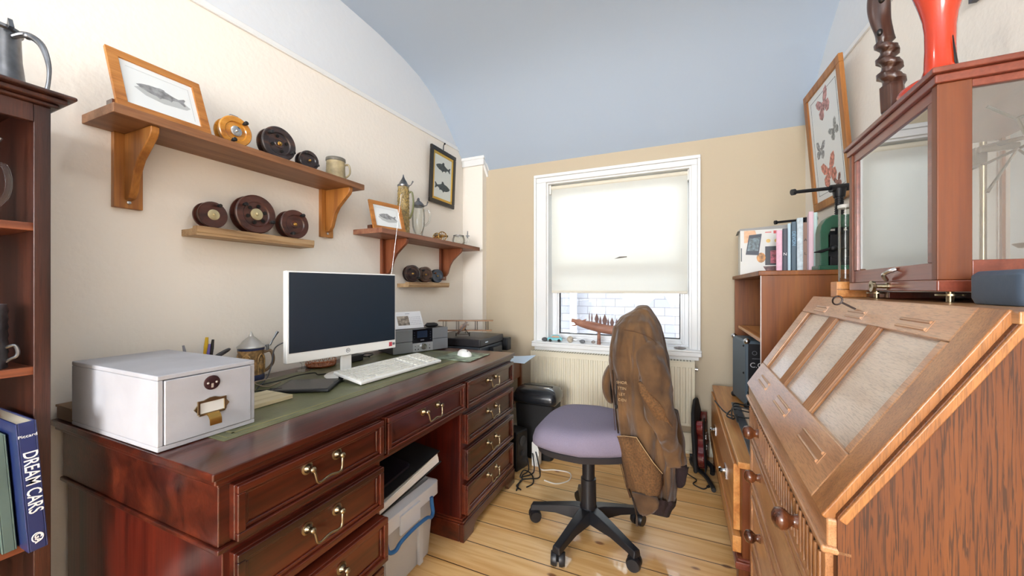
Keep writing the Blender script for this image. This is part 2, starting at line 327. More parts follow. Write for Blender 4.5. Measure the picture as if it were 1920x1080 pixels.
b = MB(); b.cyl((-1.25, 4.9, -1), (-1.25, 4.9, 2.3), .045); o = b.build('downpipe', mat('white_pipe', (240, 240, 240), .5)); tag(o, 'white downpipe on the slate-hung wall outside the window', 'pipe')

# ---------------------------------------------------------------- radiator
rd = thing('radiator', 'cream panel radiator under the window', 'radiator', (-.48, 2.9, .2))
b = MB(); b.box(-1.085, .12, 2.865, 2.875, .225, .668)
for i in range(33):
    x = -1.065+i*.0358
    b.prism([(x, 2.865), (x+.006, 2.857), (x+.02, 2.857), (x+.026, 2.865)], 'xy', .245, .635)
b.box(-1.085, .12, 2.875, 2.93, .235, .26)
b.build('panel', mat('radiator_cream', (232, 224, 200), .35), rd, True, bev=.002)
b = MB(); b.box(-1.09, .125, 2.862, 2.935, .668, .676); b.box(-1.09, -1.085, 2.862, 2.935, .24, .668); b.box(.12, .125, 2.862, 2.935, .24, .668)
b.build('top_grille', mat('radiator_cream', (232, 224, 200)), rd, True, bev=.001)
b = MB()
for i in range(58): b.box(-1.08+i*.0206, -1.072+i*.0206, 2.872, 2.925, .674, .6768)
b.build('grille_slots', mat('slot_shadow', (150, 140, 118), .8), rd, True)
b = MB(); b.cyl((.12, 2.90, .262), (.16, 2.90, .262), .012); b.cyl((.15, 2.90, .235), (.15, 2.90, .30), .014); b.cyl((.12, 2.90, .62), (.145, 2.9, .62), .012)
b.build('valve', M_steel, rd, True)
b = MB(); b.cyl((.15, 2.90, .0), (.15, 2.90, .235), .008); b.build('pipe', mat('cream_gloss', (228, 220, 198)), rd, True)

# ---------------------------------------------------------------- pedestal desk
DX = -.905
dk = thing('pedestal_desk', 'dark mahogany pedestal desk with a green leather top', 'desk', (-1.32, 1.29, 0))
b = MB()
b.box(-1.74, -.905, .47, 2.11, .772, .79); b.box(-1.735, -.912, .478, 2.103, .758, .772); b.box(-1.73, -.922, .488, 2.093, .748, .758)
b.build('desk_top', M_mahog, dk, True, bev=.0035, seg=3)
M_leather = mat('green_leather', (98, 100, 68), .33, var=.14, vscale=14, bump=.12, bscale=140)
b = MB(); b.box(-1.64, -1.075, .585, 1.985, .7895, .7912); lt = b.build('leather_inset', M_leather, dk, True)
b = MB()
for x0, x1, y0, y1 in ((-1.625, -1.622, .6, 1.97), (-1.093, -1.09, .6, 1.97), (-1.625, -1.09, .6, .603), (-1.625, -1.09, 1.967, 1.97), (-1.60, -1.595, .625, 1.945), (-1.12, -1.112, .625, 1.945), (-1.60, -1.112, .625, .632), (-1.60, -1.112, 1.94, 1.945)):
    b.box(x0, x1, y0, y1, .7911, .7916)
b.build('gilt_border', mat('worn_gilt', (134, 128, 84), .45), lt, True)
b = MB()                                                                  # frieze section
b.box(-1.725, DX-.022, .492, 2.09, .612, .748)
b.box(-1.728, DX-.012, .486, 2.096, .60, .612)
b.build('frieze', M_mahog, dk, True, bev=.003)
for y0, y1 in ((.50, .985), (1.505, 2.08)):
    b = MB(); b.box(-1.72, DX-.022, y0, y1, .09, .60); pd = b.build('pedestal', M_mahog_v, dk, True, bev=.003)
    b = MB(); z1 = .105; c1 = y0-.012; c2 = y1+.012; wdt = c2-c1
    b.prism([(c1, 0), (c1+.09, 0), (c1+.10, .02), (c1+.12, .04), (c1+.15, .045), (c2-.15, .045), (c2-.12, .04), (c2-.10, .02), (c2-.09, 0), (c2, 0), (c2, .085), (c1, .085)], 'yz', DX-.02, DX+.005)
    b.box(-1.73, DX-.02, c1, c1+.02, 0, .085); b.box(-1.73, DX-.02, c2-.02, c2, 0, .085); b.box(-1.73, DX, c1+.004, c2-.004, .085, .096); b.box(-1.73, DX-.008, c1+.008, c2-.008, .096, z1)
    b.build('plinth', M_mahog, pd, True, bev=.004)
def drawer(y0, y1, z0, z1, X=DX, hy=None, hz=None, parent=dk):
    b = MB(); b.box(X-.10, X-.004, y0, y1, z0, z1)
    for (a, c, t) in ((0, .018, .014), (.018, .028, .006)):
        b.box(X-.004, X-.004+t, y0+a, y1-a, z0+a, z0+c); b.box(X-.004, X-.004+t, y0+a, y1-a, z1-c, z1-a)
        b.box(X-.004, X-.004+t, y0+a, y0+c, z0+c, z1-c); b.box(X-.004, X-.004+t, y1-c, y1-a, z0+c, z1-c)
    d = b.build('drawer', M_mahog, parent, True, bev=.003, seg=3)
    yc = (y0+y1)/2; zc = (z0+z1)/2+.022 if hz is None else hz
    b = MB()
    for s in (-1, 1):
        b.lathe([(.016, 0), (.017, .003), (.012, .005), (.012, .008), (.006, .012), (.006, .02), (.009, .024), (.006, .031), (0, .032)], (X-.005, yc+s*.048, zc), 'x', 20)
    P = [(X+.02, yc-.048, zc), (X+.024, yc-.044, zc-.014), (X+.026, yc-.040, zc-.034), (X+.026, yc-.028, zc-.04), (X+.027, yc, zc-.034), (X+.026, yc+.028, zc-.04), (X+.026, yc+.040, zc-.034), (X+.024, yc+.044, zc-.014), (X+.02, yc+.048, zc)]
    b.tube(spline(P, 5), .0036, 8)
    b.build('handle', M_abrass, d, True, sharp=60)
Zs = ((.62, .745), (.45, .590), (.28, .425), (.113, .255))
for i, (a, c) in enumerate(Zs):
    drawer(.515, .972, a, c, DX+(.018 if i == 2 else 0)); drawer(1.522, 2.065, a, c)
drawer(.992, 1.502, *Zs[0])

# ---------------------------------------------------------------- wall shelves
def bracket(parent, y, ztop, m, depth=.195, h=.255):
    b = MB(); b.box(LX, LX+.02, y-.038, y+.038, ztop-h, ztop)
    br = b.build('bracket', m, parent, True, bev=.002)
    pr = [(LX+.02, ztop), (LX+depth, ztop), (LX+depth, ztop-.018), (LX+depth-.01, ztop-.035), (LX+.145, ztop-.068), (LX+.108, ztop-.10), (LX+.085, ztop-.135), (LX+.072, ztop-.17), (LX+.062, ztop-.20), (LX+.045, ztop-.222), (LX+.02, ztop-.228)]
    b = MB(); b.prism(pr, 'xz', y-.012, y+.012); b.build('bracket_arm', m, br, True, bev=.004)
    b = MB(); b.lathe([(.006, 0), (.006, .003), (0, .004)], (LX+.02, y, ztop-h+.02), 'x', 12); b.build('screw', M_steel, br, True)
sh = thing('wall_shelf', 'long oak wall shelf on two carved brackets, highest on the left wall', 'shelf', (LX, 1.03, 1.721))
b = MB(); b.box(LX, -1.545, .541, 1.527, 1.721, 1.75); b.build('shelf_board', M_shelf, sh, True, bev=.002)
bracket(sh, .647, 1.721, M_brack); bracket(sh, 1.452, 1.721, M_brack)
sh = thing('wall_shelf', 'reddish wall shelf on brackets above the stereo, next to the corner', 'shelf', (LX, 2.2, 1.51))
b = MB(); b.box(LX, -1.535, 1.647, 2.81, 1.508, 1.538); b.build('shelf_board', wood('red_shelf_oak', (120, 72, 52), (148, 98, 74), (166, 118, 92), 'y', 5, .5, .05, .35), sh, True, bev=.002)
bracket(sh, 1.905, 1.508, M_brack2); bracket(sh, 2.565, 1.508, M_brack2)
def ledge(y0, y1, z0, z1, x1, lab):
    t = thing('display_ledge', lab, 'shelf', (LX, (y0+y1)/2, z0))
    b = MB(); b.prism([(LX, z0), (x1-.004, z0), (x1-.004, z0+.008), (x1, z0+.012), (x1, z1), (x1-.03, z1), (x1-.033, z1-.008), (x1-.055, z1-.010), (LX, z1-.010)], 'xz', y0, y1)
    b.build('ledge_board', M_drift, t, True, bev=.002)
ledge(.806, 1.305, 1.391, 1.427, -1.650, 'small pale rustic ledge holding three brown reels under the long shelf')
ledge(2.03, 2.526, 1.195, 1.231, -1.655, 'small pale ledge holding three small reels near the corner')

# framed fish prints leaning on the shelves
M_paper = mat('print_paper', (232, 236, 236), .5); M_ink = mat('grey_ink', (148, 150, 152), .8, var=.25, vscale=60); M_inkl = mat('light_grey_ink', (186, 190, 190), .8)
def fish_poly(cx, cy, s, flip=1, dorsal=1):
    pts = [(-1, .02), (-.8, .14), (-.5, .24), (-.2, .28), (-.05, .44*dorsal), (.12, .42*dorsal), (.15, .24), (.45, .13), (.7, .07), (.95, .24), (1.02, .2), (.93, .0), (1.0, -.2), (.92, -.22), (.7, -.06), (.45, -.13), (.38, -.28), (.28, -.2), (0, -.26), (-.1, -.38), (-.2, -.27), (-.55, -.22), (-.82, -.12)]
    return [(cx+s*x*flip, cy+s*y) for x, y in pts]
def leaning_print(loc, wd_, h, lean, yaw, lab, fr=.028):
    t = thing('picture_frame', lab, 'picture', loc, yaw)
    A = Matrix.Rotation(-lean, 4, 'Y')            # local: y along width, z up, faces +x, top leans to -x
    b = MB(); b.X = A
    for y0, y1, z0, z1 in ((-wd_/2, wd_/2, 0, fr), (-wd_/2, wd_/2, h-fr, h), (-wd_/2, -wd_/2+fr, fr, h-fr), (wd_/2-fr, wd_/2, fr, h-fr)): b.box(-.012, 0, y0, y1, z0, z1)
    b.build('frame', M_frame, t, bev=.0015)
    b = MB(); b.X = A; b.box(-.010, -.006, -wd_/2+fr-.003, wd_/2-fr+.003, fr-.003, h-fr+.003); pp = b.build('print', M_paper, t)
    b = MB(); b.X = A
    k = wd_*.26
    b.mi = 1; b.prism([(y, h*.46+z_) for y, z_ in ((-k*1.1, 0), (-k*.7, -.02), (0, -.03), (k, -.022), (k*1.2, -.01), (k*.8, .012), (0, .02), (-k*.6, .02))], 'yz', -.0062, -.0056)
    b.mi = 0; b.X = A @ Matrix.Translation((0, 0, h*.5)) @ Matrix.Rotation(-.06, 4, 'X'); b.prism(fish_poly(0, 0, k, 1, .75), 'yz', -.0056, -.0050)
    b.X = A; b.mi = 1
    for y0, y1, z0, z1 in ((-wd_*.33, wd_*.33, h*.78, h*.785), (wd_*.33, wd_*.335, h*.2, h*.785)): b.box(-.0062, -.0055, y0, y1, z0, z1)
    b.build('fish_drawing', [M_ink, M_inkl], pp)
    b = MB(); b.box(-.055, -.018, -wd_/2-.006, -wd_/2+.03, 0, .022); b.build('back_rest', M_knob, t)
leaning_print((-1.565, .685, 1.7505), .255, .228, R(22), R(0), 'oak-framed grey fish print leaning at the left end of the long shelf')
leaning_print((-1.585, 1.775, 1.5385), .235, .185, R(16), R(-10), 'small oak-framed fish print leaning beside the tall wicker-patterned stein', .024)

# ---------------------------------------------------------------- fishing reels
def reel(lab, loc, Rr, th, yaw, mw, style, group, knobs=(40, 215), tilt=0):
    t = thing('fishing_reel', lab, 'reel', loc, yaw, group); z = Rr
    b = MB(); b.lathe([(0, -th), (Rr*.97, -th), (Rr*.99, -th+.004), (Rr*.97, -th+.008), (Rr*.6, -th+.009), (0, -th+.009)], (0, 0, z), 'x', 48); b.build('back_plate', mw, t)
    b = MB(); b.lathe([(0, -th+.009), (Rr*.8, -th+.009), (Rr*.78, -.012), (0, -.012)], (0, 0, z), 'x', 40); b.build('spool', {'gold': mat('line_gold', (196, 160, 104), .6)}.get(style, mat('spool_line', (66, 52, 44), .6)), t)
    b = MB()
    pr = [(0, -.012), (Rr*.96, -.012), (Rr, -.008), (Rr, -.002), (Rr*.95, .001), (Rr*.66, 0), (Rr*.6, -.004), (Rr*.28, -.004), (Rr*.24, 0), (0, 0)]
    if style == 'swirl': pr = [(0, -.012), (Rr, -.012), (Rr, -.001), (Rr*.82, .002), (Rr*.78, -.003), (Rr*.58, -.003), (Rr*.55, .002), (Rr*.42, .002), (Rr*.4, -.003), (0, -.003)]
    if style == 'disc': pr = [(0, -.012), (Rr*.96, -.012), (Rr, -.008), (Rr, -.002), (Rr*.96, .001), (Rr*.5, .001), (Rr*.42, .0005), (0, .0005)]
    b.lathe(pr, (0, 0, z), 'x', 48); fp = b.build('face_plate', mw, t)
    if style in ('holes', 'darkholes'):
        b = MB(); nh = 6 if style == 'holes' else 4
        for k in range(nh):
            a = 2*PI*k/nh+.3; b.lathe([(Rr*.095, -.002), (Rr*.095, .0012), (0, .0012)], (0, Rr*.44*math.cos(a), z+Rr*.44*math.sin(a)), 'x', 16)
        b.build('holes', mat('hole_black', (10, 8, 8), .9), fp)
    b = MB(); rp = {'disc': .40, 'holes': .3, 'gold': .34, 'swirl': .12}.get(style, .13)
    b.lathe([(Rr*rp, -.002), (Rr*rp, .0025), (Rr*rp*.8, .004), (Rr*.08, .004), (Rr*.08, .009), (Rr*.04, .011), (0, .011)], (0, 0, z), 'x', 28)
    b.build('centre_plate', {'gold': M_steel, 'disc': mat('pale_brass', (204, 192, 152), .35, .7), 'holes': mat('pale_brass', (204, 192, 152))}.get(style, M_brass), t)
    for a in knobs:
        a = R(a); b = MB(); q = (0, Rr*.76*math.cos(a), z+Rr*.76*math.sin(a)); k = min(1, Rr/.06)
        b.lathe([(.004*k, -.001), (.004*k, .004), (.006*k, .008), (.0075*k, .016*k), (.006*k, .022*k), (.008*k, .026*k), (.005*k, .03*k), (0, .03*k)], q, 'x', 16)
        b.build('handle', M_mblack if style != 'slate' else M_knob, t)
    b = MB(); b.box(-th-.006, -th, -.009, .009, z-Rr*.5, z+Rr*.5); b.cyl((-th-.006, 0, z), (-th, 0, z), .015); b.build('foot', M_brass, t)
    if style == 'gold':
        b = MB(); b.tube(spline([(-.02, -.012, z+Rr*.96), (-.02, -.012, z+Rr*1.12), (-.02, .014, z+Rr*1.12), (-.02, .014, z+Rr*.96)], 5), .002, 8); b.build('line_guard', M_steel, t)
G1 = 'wooden reels on the long top shelf'; G2 = 'brown reels on the small rustic ledge'; G3 = 'small reels on the corner ledge'
reel('golden varnished wooden fishing reel with polished metal centre', (-1.585, .905, 1.7505), .058, .048, R(-4), M_reelg, 'gold', G1, (55, 250))
reel('large dark wooden fishing reel with four holes on the top shelf', (-1.59, 1.085, 1.7505), .073, .050, R(-4), M_reeld, 'darkholes', G1, (145, 330))
reel('smallest dark reel on the top shelf, between the large reel and mug', (-1.595, 1.235, 1.7505), .047, .045, R(-6), M_reeld, 'plain', G1, (130, 330))
reel('brown reel with a pale brass disc, leftmost on the small rustic ledge', (-1.672, .872, 1.4275), .052, .045, R(0), M_reelw, 'disc', G2, (70,))
reel('big brown reel with six holes in the middle of the rustic ledge', (-1.668, 1.035, 1.4275), .083, .052, R(-2), M_reelw, 'holes', G2, (150, 335))
reel('brown reel with two amber knobs, rightmost on the small rustic ledge', (-1.668, 1.215, 1.4275), .068, .052, R(-4), M_reelw, 'plain', G2, (60, 245))
reel('dark reel with a swirled face, leftmost on the corner ledge', (-1.69, 2.115, 1.2315), .060, .040, R(-20), M_reeld, 'swirl', G3, (140, 320))
reel('mid-brown swirled reel in the middle of the corner ledge', (-1.69, 2.265, 1.2315), .058, .040, R(-20), wood('umber_reel', (58, 40, 32), (92, 68, 56), (118, 90, 76), 'y', 7, .3, .3, .3, .3), 'swirl', G3, (140, 320))
reel('slate-grey reel, rightmost on the corner ledge', (-1.69, 2.415, 1.2315), .052, .038, R(-20), mat('slate_metal', (92, 100, 112), .3, .7), 'slate', G3, (150, 320))

# ---------------------------------------------------------------- drinking vessels on shelves
def handle_pts(r0, z0, z1, out, ang, r1=None):
    r1 = r0 if r1 is None else r1; c, s = math.cos(ang), math.sin(ang)
    P = [(r0, z1), (r0+out*.7, z1+.004), (r0+out, z1-(z1-z0)*.3), (r0+out*.9, z0+(z1-z0)*.35), (r1+out*.35, z0+.006), (r1, z0)]
    return spline([(q*c, q*s, zz) for q, zz in P], 6)
t = thing('stoneware_mug', 'ribbed tan stoneware mug with a grey rim at the right of the top shelf', 'mug', (-1.655, 1.435, 1.7505))
M_stone = mat('tan_stoneware', (178, 162, 124), .35, var=.15, vscale=30); M_grey = mat('grey_glaze', (112, 108, 98), .35)
b = MB(); pr = [(0, 0), (.046, 0)]
for i in range(18): pr += [(.0475-.0008*(i % 2)+.001*math.sin(i*.3), .006+i*.0055)]
pr += [(.046, .108), (.045, .113)]
b.lathe(pr+[(.041, .113), (.041, .01), (0, .01)], n=40); b.build('mug_body', M_stone, t, sharp=60)
b = MB(); b.lathe([(.0455, .108), (.049, .112), (.0485, .126), (.045, .128), (.041, .126), (.041, .108)], n=40, cap=False); b.build('rim', M_grey, t, sharp=60)
b = MB(); b.tube(handle_pts(.044, .03, .098, .026, R(50)), .007, 10, flat=.7); b.build('handle', M_stone, t)
t = thing('tall_stein', 'tall slim stein with woven relief and a pointed pewter lid', 'stein', (-1.665, 1.985, 1.5385))
b = MB(); b.lathe([(0, 0), (.044, 0), (.044, .01), (.040, .018), (.0375, .1), (.036, .2), (.035, .32), (.037, .33), (0, .33)], n=36)
m = mat('woven_ceramic', (158, 138, 92), .4, var=.35, vscale=55, bump=1.0, bscale=90); b.build('body', m, t)
b = MB()
for i in range(13):
    for k in range(12):
        a = 2*PI*(k+.5*(i % 2))/12; r_ = .0425-.004*i/13; z_ = .03+i*.0225; b.X = Matrix.Rotation(a, 4, 'Z') @ Matrix.Translation((r_-.005, 0, z_)) @ Matrix.Rotation(R(35 if (i+k) % 2 else -35), 4, 'X'); b.cbox((0, 0, 0), (.007, .006, .019))
b.X = Matrix.Identity(4)
b.build('relief', mat('relief_gold', (170, 144, 82), .4, var=.3, vscale=50), t, bev=.001)
b = MB(); b.lathe([(.036, .325), (.039, .33), (.039, .338), (.03, .345), (.022, .362), (.012, .378), (.006, .392), (.002, .41), (0, .412)], n=28); b.build('lid', M_pewter, t)
b = MB(); b.tube(handle_pts(.034, .12, .29, .03, R(38)), .006, 8); b.build('handle', mat('green_glaze', (110, 112, 70), .35), t)
b = MB(); a = R(38); b.tube([(.035*math.cos(a), .035*math.sin(a), .335), (.05*math.cos(a), .05*math.sin(a), .345), (.062*math.cos(a), .062*math.sin(a), .37)], [.004, .003, .006], 8); b.build('thumb_lever', M_pewter, t)
t = thing('glass_stein', 'tall clear glass tankard with a domed metal lid', 'stein', (-1.655, 2.13, 1.5385))
b = MB(); b.lathe([(.0, 0), (.044, 0), (.044, .008), (.028, .02), (.034, .05), (.045, .09), (.047, .15), (.043, .2), (.038, .222), (.036, .222), (.041, .2), (.044, .15), (.042, .09), (.03, .05), (.02, .03), (0, .03)], n=32); b.build('body', M_vglass, t)
b = MB(); b.lathe([(.040, .222), (.042, .226), (.040, .236), (.028, .252), (.014, .262), (.008, .27), (.01, .276), (.004, .286), (0, .287)], n=28); b.build('lid', M_pewter, t)
b = MB(); b.tube(handle_pts(.04, .09, .2, .04, R(38)), .006, 10); b.build('handle', M_vglass, t)
b = MB(); b.tube([(.03, .024, .23), (.045, .035, .235), (.052, .04, .262)], [.004, .003, .006], 8); b.build('thumb_lever', M_pewter, t)
t = thing('model_cannon', 'small gold model field cannon with spoked wheels', 'ornament', (-1.62, 2.34, 1.5385), R(62))
for s in (-1, 1):
    b = MB(); b.tube([(.033*math.cos(2*PI*k/24), s*.042, .036+.033*math.sin(2*PI*k/24)) for k in range(24)], .0035, 8, True)
    for k in range(10): b.cyl((0, s*.042, .036), (.032*math.cos(2*PI*k/10), s*.042, .036+.032*math.sin(2*PI*k/10)), .0018, n=6)
    b.cyl((0, s*.036, .036), (0, s*.048, .036), .007); b.build('wheel', M_brass, t)
b = MB(); b.lathe([(0, -.05), (.005, -.048), (.01, -.04), (.009, 0), (.007, .06), (.009, .066), (.006, .067), (0, .067)], (0, 0, .045), 'x', 16); b.build('barrel', M_abrass, t)
b = MB(); b.cyl((0, -.042, .036), (0, .042, .036), .0035); b.prism([(-.10, 0), (-.02, .045), (.015, .045), (.015, .032), (-.02, .03), (-.09, 0)], 'xz', -.008, .008); b.build('carriage', mat('cannon_wood', (150, 98, 40), .4), t)
t = thing('glass_mug', 'squat clear glass tankard with open pewter hinge, rightmost on corner shelf', 'mug', (-1.635, 2.63, 1.5385))
b = MB(); b.lathe([(0, 0), (.04, 0), (.052, .02), (.055, .045), (.048, .07), (.044, .078), (.041, .078), (.044, .07), (.050, .045), (.047, .02), (.038, .008), (0, .008)], n=32); b.build('body', M_vglass, t)
b = MB(); b.lathe([(.041, .078), (.045, .08), (.045, .084), (.041, .084)], n=32, cap=False); b.build('rim', M_pewter, t)
b = MB(); b.tube(handle_pts(.045, .015, .07, .035, R(20)), .006, 10); b.build('handle', M_vglass, t)
b = MB(); b.cyl((.068, .025, .062), (.07, .026, .12), .005, .0035); b.cyl((.055, .02, .08), (.085, .03, .08), .004); b.build('hinge', M_pewter, t)

# fish picture hanging near the corner
t = thing('fish_picture', 'black and gold framed print of two fish hanging near the corner', 'picture', (LX+.03, 2.535, 2.08))
A = Matrix.Rotation(R(2.5), 4, 'Y')
b = MB(); b.X = A
W_, H_ = .345, .44
for a, c, x1 in ((0, .032, .012),):
    b.box(-.008, x1, -W_/2, W_/2, -H_/2, -H_/2+c); b.box(-.008, x1, -W_/2, W_/2, H_/2-c, H_/2); b.box(-.008, x1, -W_/2, -W_/2+c, -H_/2+c, H_/2-c); b.box(-.008, x1, W_/2-c, W_/2, -H_/2+c, H_/2-c)
b.build('frame', mat('black_lacquer', (30, 26, 22), .3), t, bev=.004)
b = MB(); b.X = A; c0, c = .032, .052
b.box(-.006, .007, -W_/2+c0, W_/2-c0, -H_/2+c0, -H_/2+c); b.box(-.006, .007, -W_/2+c0, W_/2-c0, H_/2-c, H_/2-c0); b.box(-.006, .007, -W_/2+c0, -W_/2+c, -H_/2+c, H_/2-c); b.box(-.006, .007, W_/2-c, W_/2-c0, -H_/2+c, H_/2-c)
b.build('gold_slip', mat('gold_leaf', (206, 168, 78), .35, .7), t, bev=.003)
b = MB(); b.X = A; b.box(-.006, .002, -W_/2+c, W_/2-c, -H_/2+c, H_/2-c); pp = b.build('print', mat('pale_print', (214, 220, 216), .5), t)
b = MB(); b.X = A; b.prism(fish_poly(0, .08, .10, 1), 'yz', .002, .003); b.prism(fish_poly(.0, -.075, .105, -1), 'yz', .002, .003); b.build('fish_drawing', mat('fish_ink', (74, 84, 86), .7, var=.3, vscale=70), pp)
b = MB(); b.tube(spline([(-.012, .03, H_/2), (-.012, .03, H_/2+.05), (.0, .03, H_/2+.075)], 4), .0035, 6); b.ball((.0, .03, H_/2+.07), .008, 8); b.build('picture_hook', M_mblack, t)

# ---------------------------------------------------------------- left bookcase and its things
bc = thing('bookcase', 'dark oak open bookcase at the left edge', 'bookcase', (-1.6, -.1, 0))
b = MB(); y0, y1 = -.6, .393
b.box(-1.75, -1.452, y1-.024, y1, 0, 1.645); b.box(-1.75, -1.452, y0, y0+.024, 0, 1.645); b.box(-1.75, -1.74, y0+.024, y1-.024, 0, 1.645); b.box(-1.74, -1.452, y0+.024, y1-.024, 0, .08)
b.box(-1.452, -1.448, y1-.028, y1, 0, 1.645); b.box(-1.462, -1.446, y0, y1-.028, 1.60, 1.645)
b.build('carcass', M_dkbook, bc, True, bev=.002)
b = MB(); b.box(-1.755, -1.435, y0-.012, y1+.012, 1.645, 1.655); b.box(-1.755, -1.42, y0-.02, y1+.022, 1.655, 1.668); b.box(-1.755, -1.405, y0-.03, y1+.034, 1.668, 1.678); b.build('cornice', M_dkbook, bc, True, bev=.004)
M_shel2 = wood('bookcase_shelf', (96, 46, 26), (130, 70, 42), (150, 88, 56), 'y', 5, .4, .2, .4)
for z_ in (1.332, .975, .545):
    b = MB(); b.box(-1.74, -1.458, y0+.024, y1-.024, z_, z_+.02); b.build('shelf', M_shel2, bc, True, bev=.002)
t = thing('pewter_tankard', 'tall pewter tankard with curved handle on top of the dark bookcase', 'tankard', (-1.575, .335, 1.678))
b = MB(); b.lathe([(0, 0), (.062, 0), (.06, .012), (.05, .03), (.043, .10), (.041, .16), (.045, .165), (.045, .172), (.04, .172), (.038, .03), (0, .02)], n=36); b.build('body', M_pewter, t)
b = MB(); b.tube(spline([(.035, .02, .15), (.058, .036, .158), (.088, .052, .135), (.104, .06, .085), (.104, .06, .04), (.098, .056, .004)], 6), [.006+.002*math.sin(i*.2) for i in range(31)], 10); b.ball((.062, .038, .155), .009, 8); b.build('handle', M_pewter, t)
b = MB(); b.prism([(.03, .16), (.056, .166), (.042, .19)], 'xz', .01, .018); b.build('thumbpiece', M_pewter, t)
t = thing('glass_tankard', 'clear glass tankard on the upper shelf of the dark bookcase', 'mug', (-1.53, .275, 1.3525))
b = MB(); b.lathe([(0, 0), (.05, 0), (.052, .02), (.047, .10), (.05, .17), (.047, .17), (.044, .10), (.048, .02), (0, .012)], n=28); b.build('body', M_vglass, t)
b = MB(); b.tube(handle_pts(.048, .03, .13, .03, R(50)), .006, 10); b.build('handle', M_vglass, t)
b = MB(); b.tube([(.03, .035, .17), (.036, .045, .185), (.04, .05, .20)], [.004, .003, .005], 8); b.build('lever', M_pewter, t)
t = thing('pewter_cup', 'grey engraved metal cup on the middle shelf of the dark bookcase', 'cup', (-1.515, .288, .9955))
b = MB(); pr = [(0, 0), (.053, 0)]
for i in range(7): pr += [(.052, .01+i*.02), (.054, .018+i*.02)]
b.lathe(pr+[(.051, .155), (.049, .155), (.048, .02), (0, .02)], n=36); b.build('body', mat('grey_metal', (120, 122, 128), .4, .8, var=.25, vscale=30), t)
b = MB(); b.tube(handle_pts(.052, .015, .05, .018, R(60)), .004, 8); b.build('handle', M_pewter, t)
def book(lab, loc, w_, d_, h_, yaw, tilt, mc, cat='book', name='book', group=None, pages=(226, 216, 192)):
    t = thing(name, lab, cat, loc, yaw, group)      # spine faces +x; thickness along y
    A = Matrix.Rotation(tilt, 4, 'X')
    b = MB(); b.X = A; b.box(-d_, 0, 0, .003, 0, h_); b.box(-d_, 0, w_-.003, w_, 0, h_); b.box(-.004, 0, .003, w_-.003, 0, h_); b.build('cover', mc, t, bev=.0012)
    b = MB(); b.X = A; b.box(-d_+.004, -.004, .003, w_-.003, .004, h_-.004); b.build('pages', mat('page_edges_%d' % pages[0], pages, .8), t)
    return t, A
GB = 'large books on the low shelf of the dark bookcase'
t, A = book('large dark blue hardback lettered DREAM CARS in white', (-1.392, .343, .5655), .031, .24, .31, R(0), R(3.5), mat('navy_cover', (34, 48, 98), .35, coat=.3), group=GB)
sp = Matrix.Translation(t.location) @ A
Mw = mat('white_lettering', (236, 236, 236), .5)
text('DREAM CARS', .032, Mw, t, sp @ axes((.0006, .0165, .165), (0, 0, -1), (0, 1, 0)) @ Matrix.Diagonal((.78, 1, 1, 1)), 'title', bold=.0002)
text('Piccard', .010, Mw, t, sp @ axes((.0006, .016, .277), (0, 1, 0), (0, 0, 1)), 'author')
b = MB(); b.X = A; b.tube([(.0006, .016+.0085*math.cos(2*PI*k/20), .03+.0105*math.sin(2*PI*k/20)) for k in range(20)], .0012, 6, True); b.build('emblem_ring', Mw, t)
text('GA', .016, Mw, t, sp @ axes((.0006, .0165, .028), (0, 0, -1), (0, 1, 0)), 'emblem', bold=.0004)
book('sage green hardback just left of the blue car book', (-1.44, .3165, .5655), .022, .22, .28, 0, R(3.5), mat('sage_cover', (92, 112, 104), .6, var=.1), group=GB)
book('teal green hardback, second left of the blue car book', (-1.446, .289, .5655), .025, .22, .275, 0, R(3.5), mat('teal_cover', (66, 104, 96), .5), group=GB)
book('pale green and yellow book at the far left of the low shelf', (-1.446, .262, .5655), .024, .22, .27, 0, R(3.5), mat('mint_cover', (150, 168, 140), .5, var=.3, vscale=15), group=GB)

# ---------------------------------------------------------------- things on the desk
DZ = .7918
t = thing('card_index_box', 'large pale grey wooden index drawer box with brass label holder', 'box', (-1.375, .59, DZ))
M_gbox = mat('grey_painted_wood', (180, 181, 187), .5, var=.04, vscale=10, bump=.1)
x0, x1, y0, y1, h = -1.61, -1.142, .476, .703, .185
b = MB(); b.box(x0, x1, y0, y1, DZ, DZ+.012); b.box(x0, x1, y0, y1, DZ+h-.012, DZ+h); b.box(x0, x1, y0, y0+.012, DZ+.012, DZ+h-.012); b.box(x0, x1, y1-.012, y1, DZ+.012, DZ+h-.012); b.box(x0, x0+.01, y0+.012, y1-.012, DZ+.012, DZ+h-.012)
b.build('carcass', M_gbox, t, True, bev=.0025)
b = MB(); b.box(x0+.02, x1+.004, y0+.0135, y1-.0135, DZ+.0135, DZ+h-.0135); dr = b.build('drawer', M_gbox, t, True, bev=.002)
yc = (y0+y1)/2; X = x1+.004
b = MB()
for s in (-1, 1): b.box(X, X+.004, yc+s*.031-.003, yc+s*.031+.003, DZ+.066, DZ+.098)
b.box(X, X+.004, yc-.031, yc+.031, DZ+.062, DZ+.068); b.prism([(yc-.034, DZ+.096), (yc+.034, DZ+.096), (yc+.034, DZ+.102), (yc+.02, DZ+.102), (yc+.006, DZ+.107), (yc-.006, DZ+.107), (yc-.02, DZ+.102), (yc-.034, DZ+.102)], 'yz', X, X+.004)
for s in (-1, 1): b.prism([(yc+s*.034, DZ+.072), (yc+s*.042, DZ+.082), (yc+s*.034, DZ+.092)], 'yz', X, X+.003)
b.build('label_holder', M_abrass, dr, True, bev=.0008)
b = MB(); b.box(X, X+.0012, yc-.028, yc+.028, DZ+.068, DZ+.096); b.build('label_card', mat('card', (214, 214, 210), .6), dr, True)
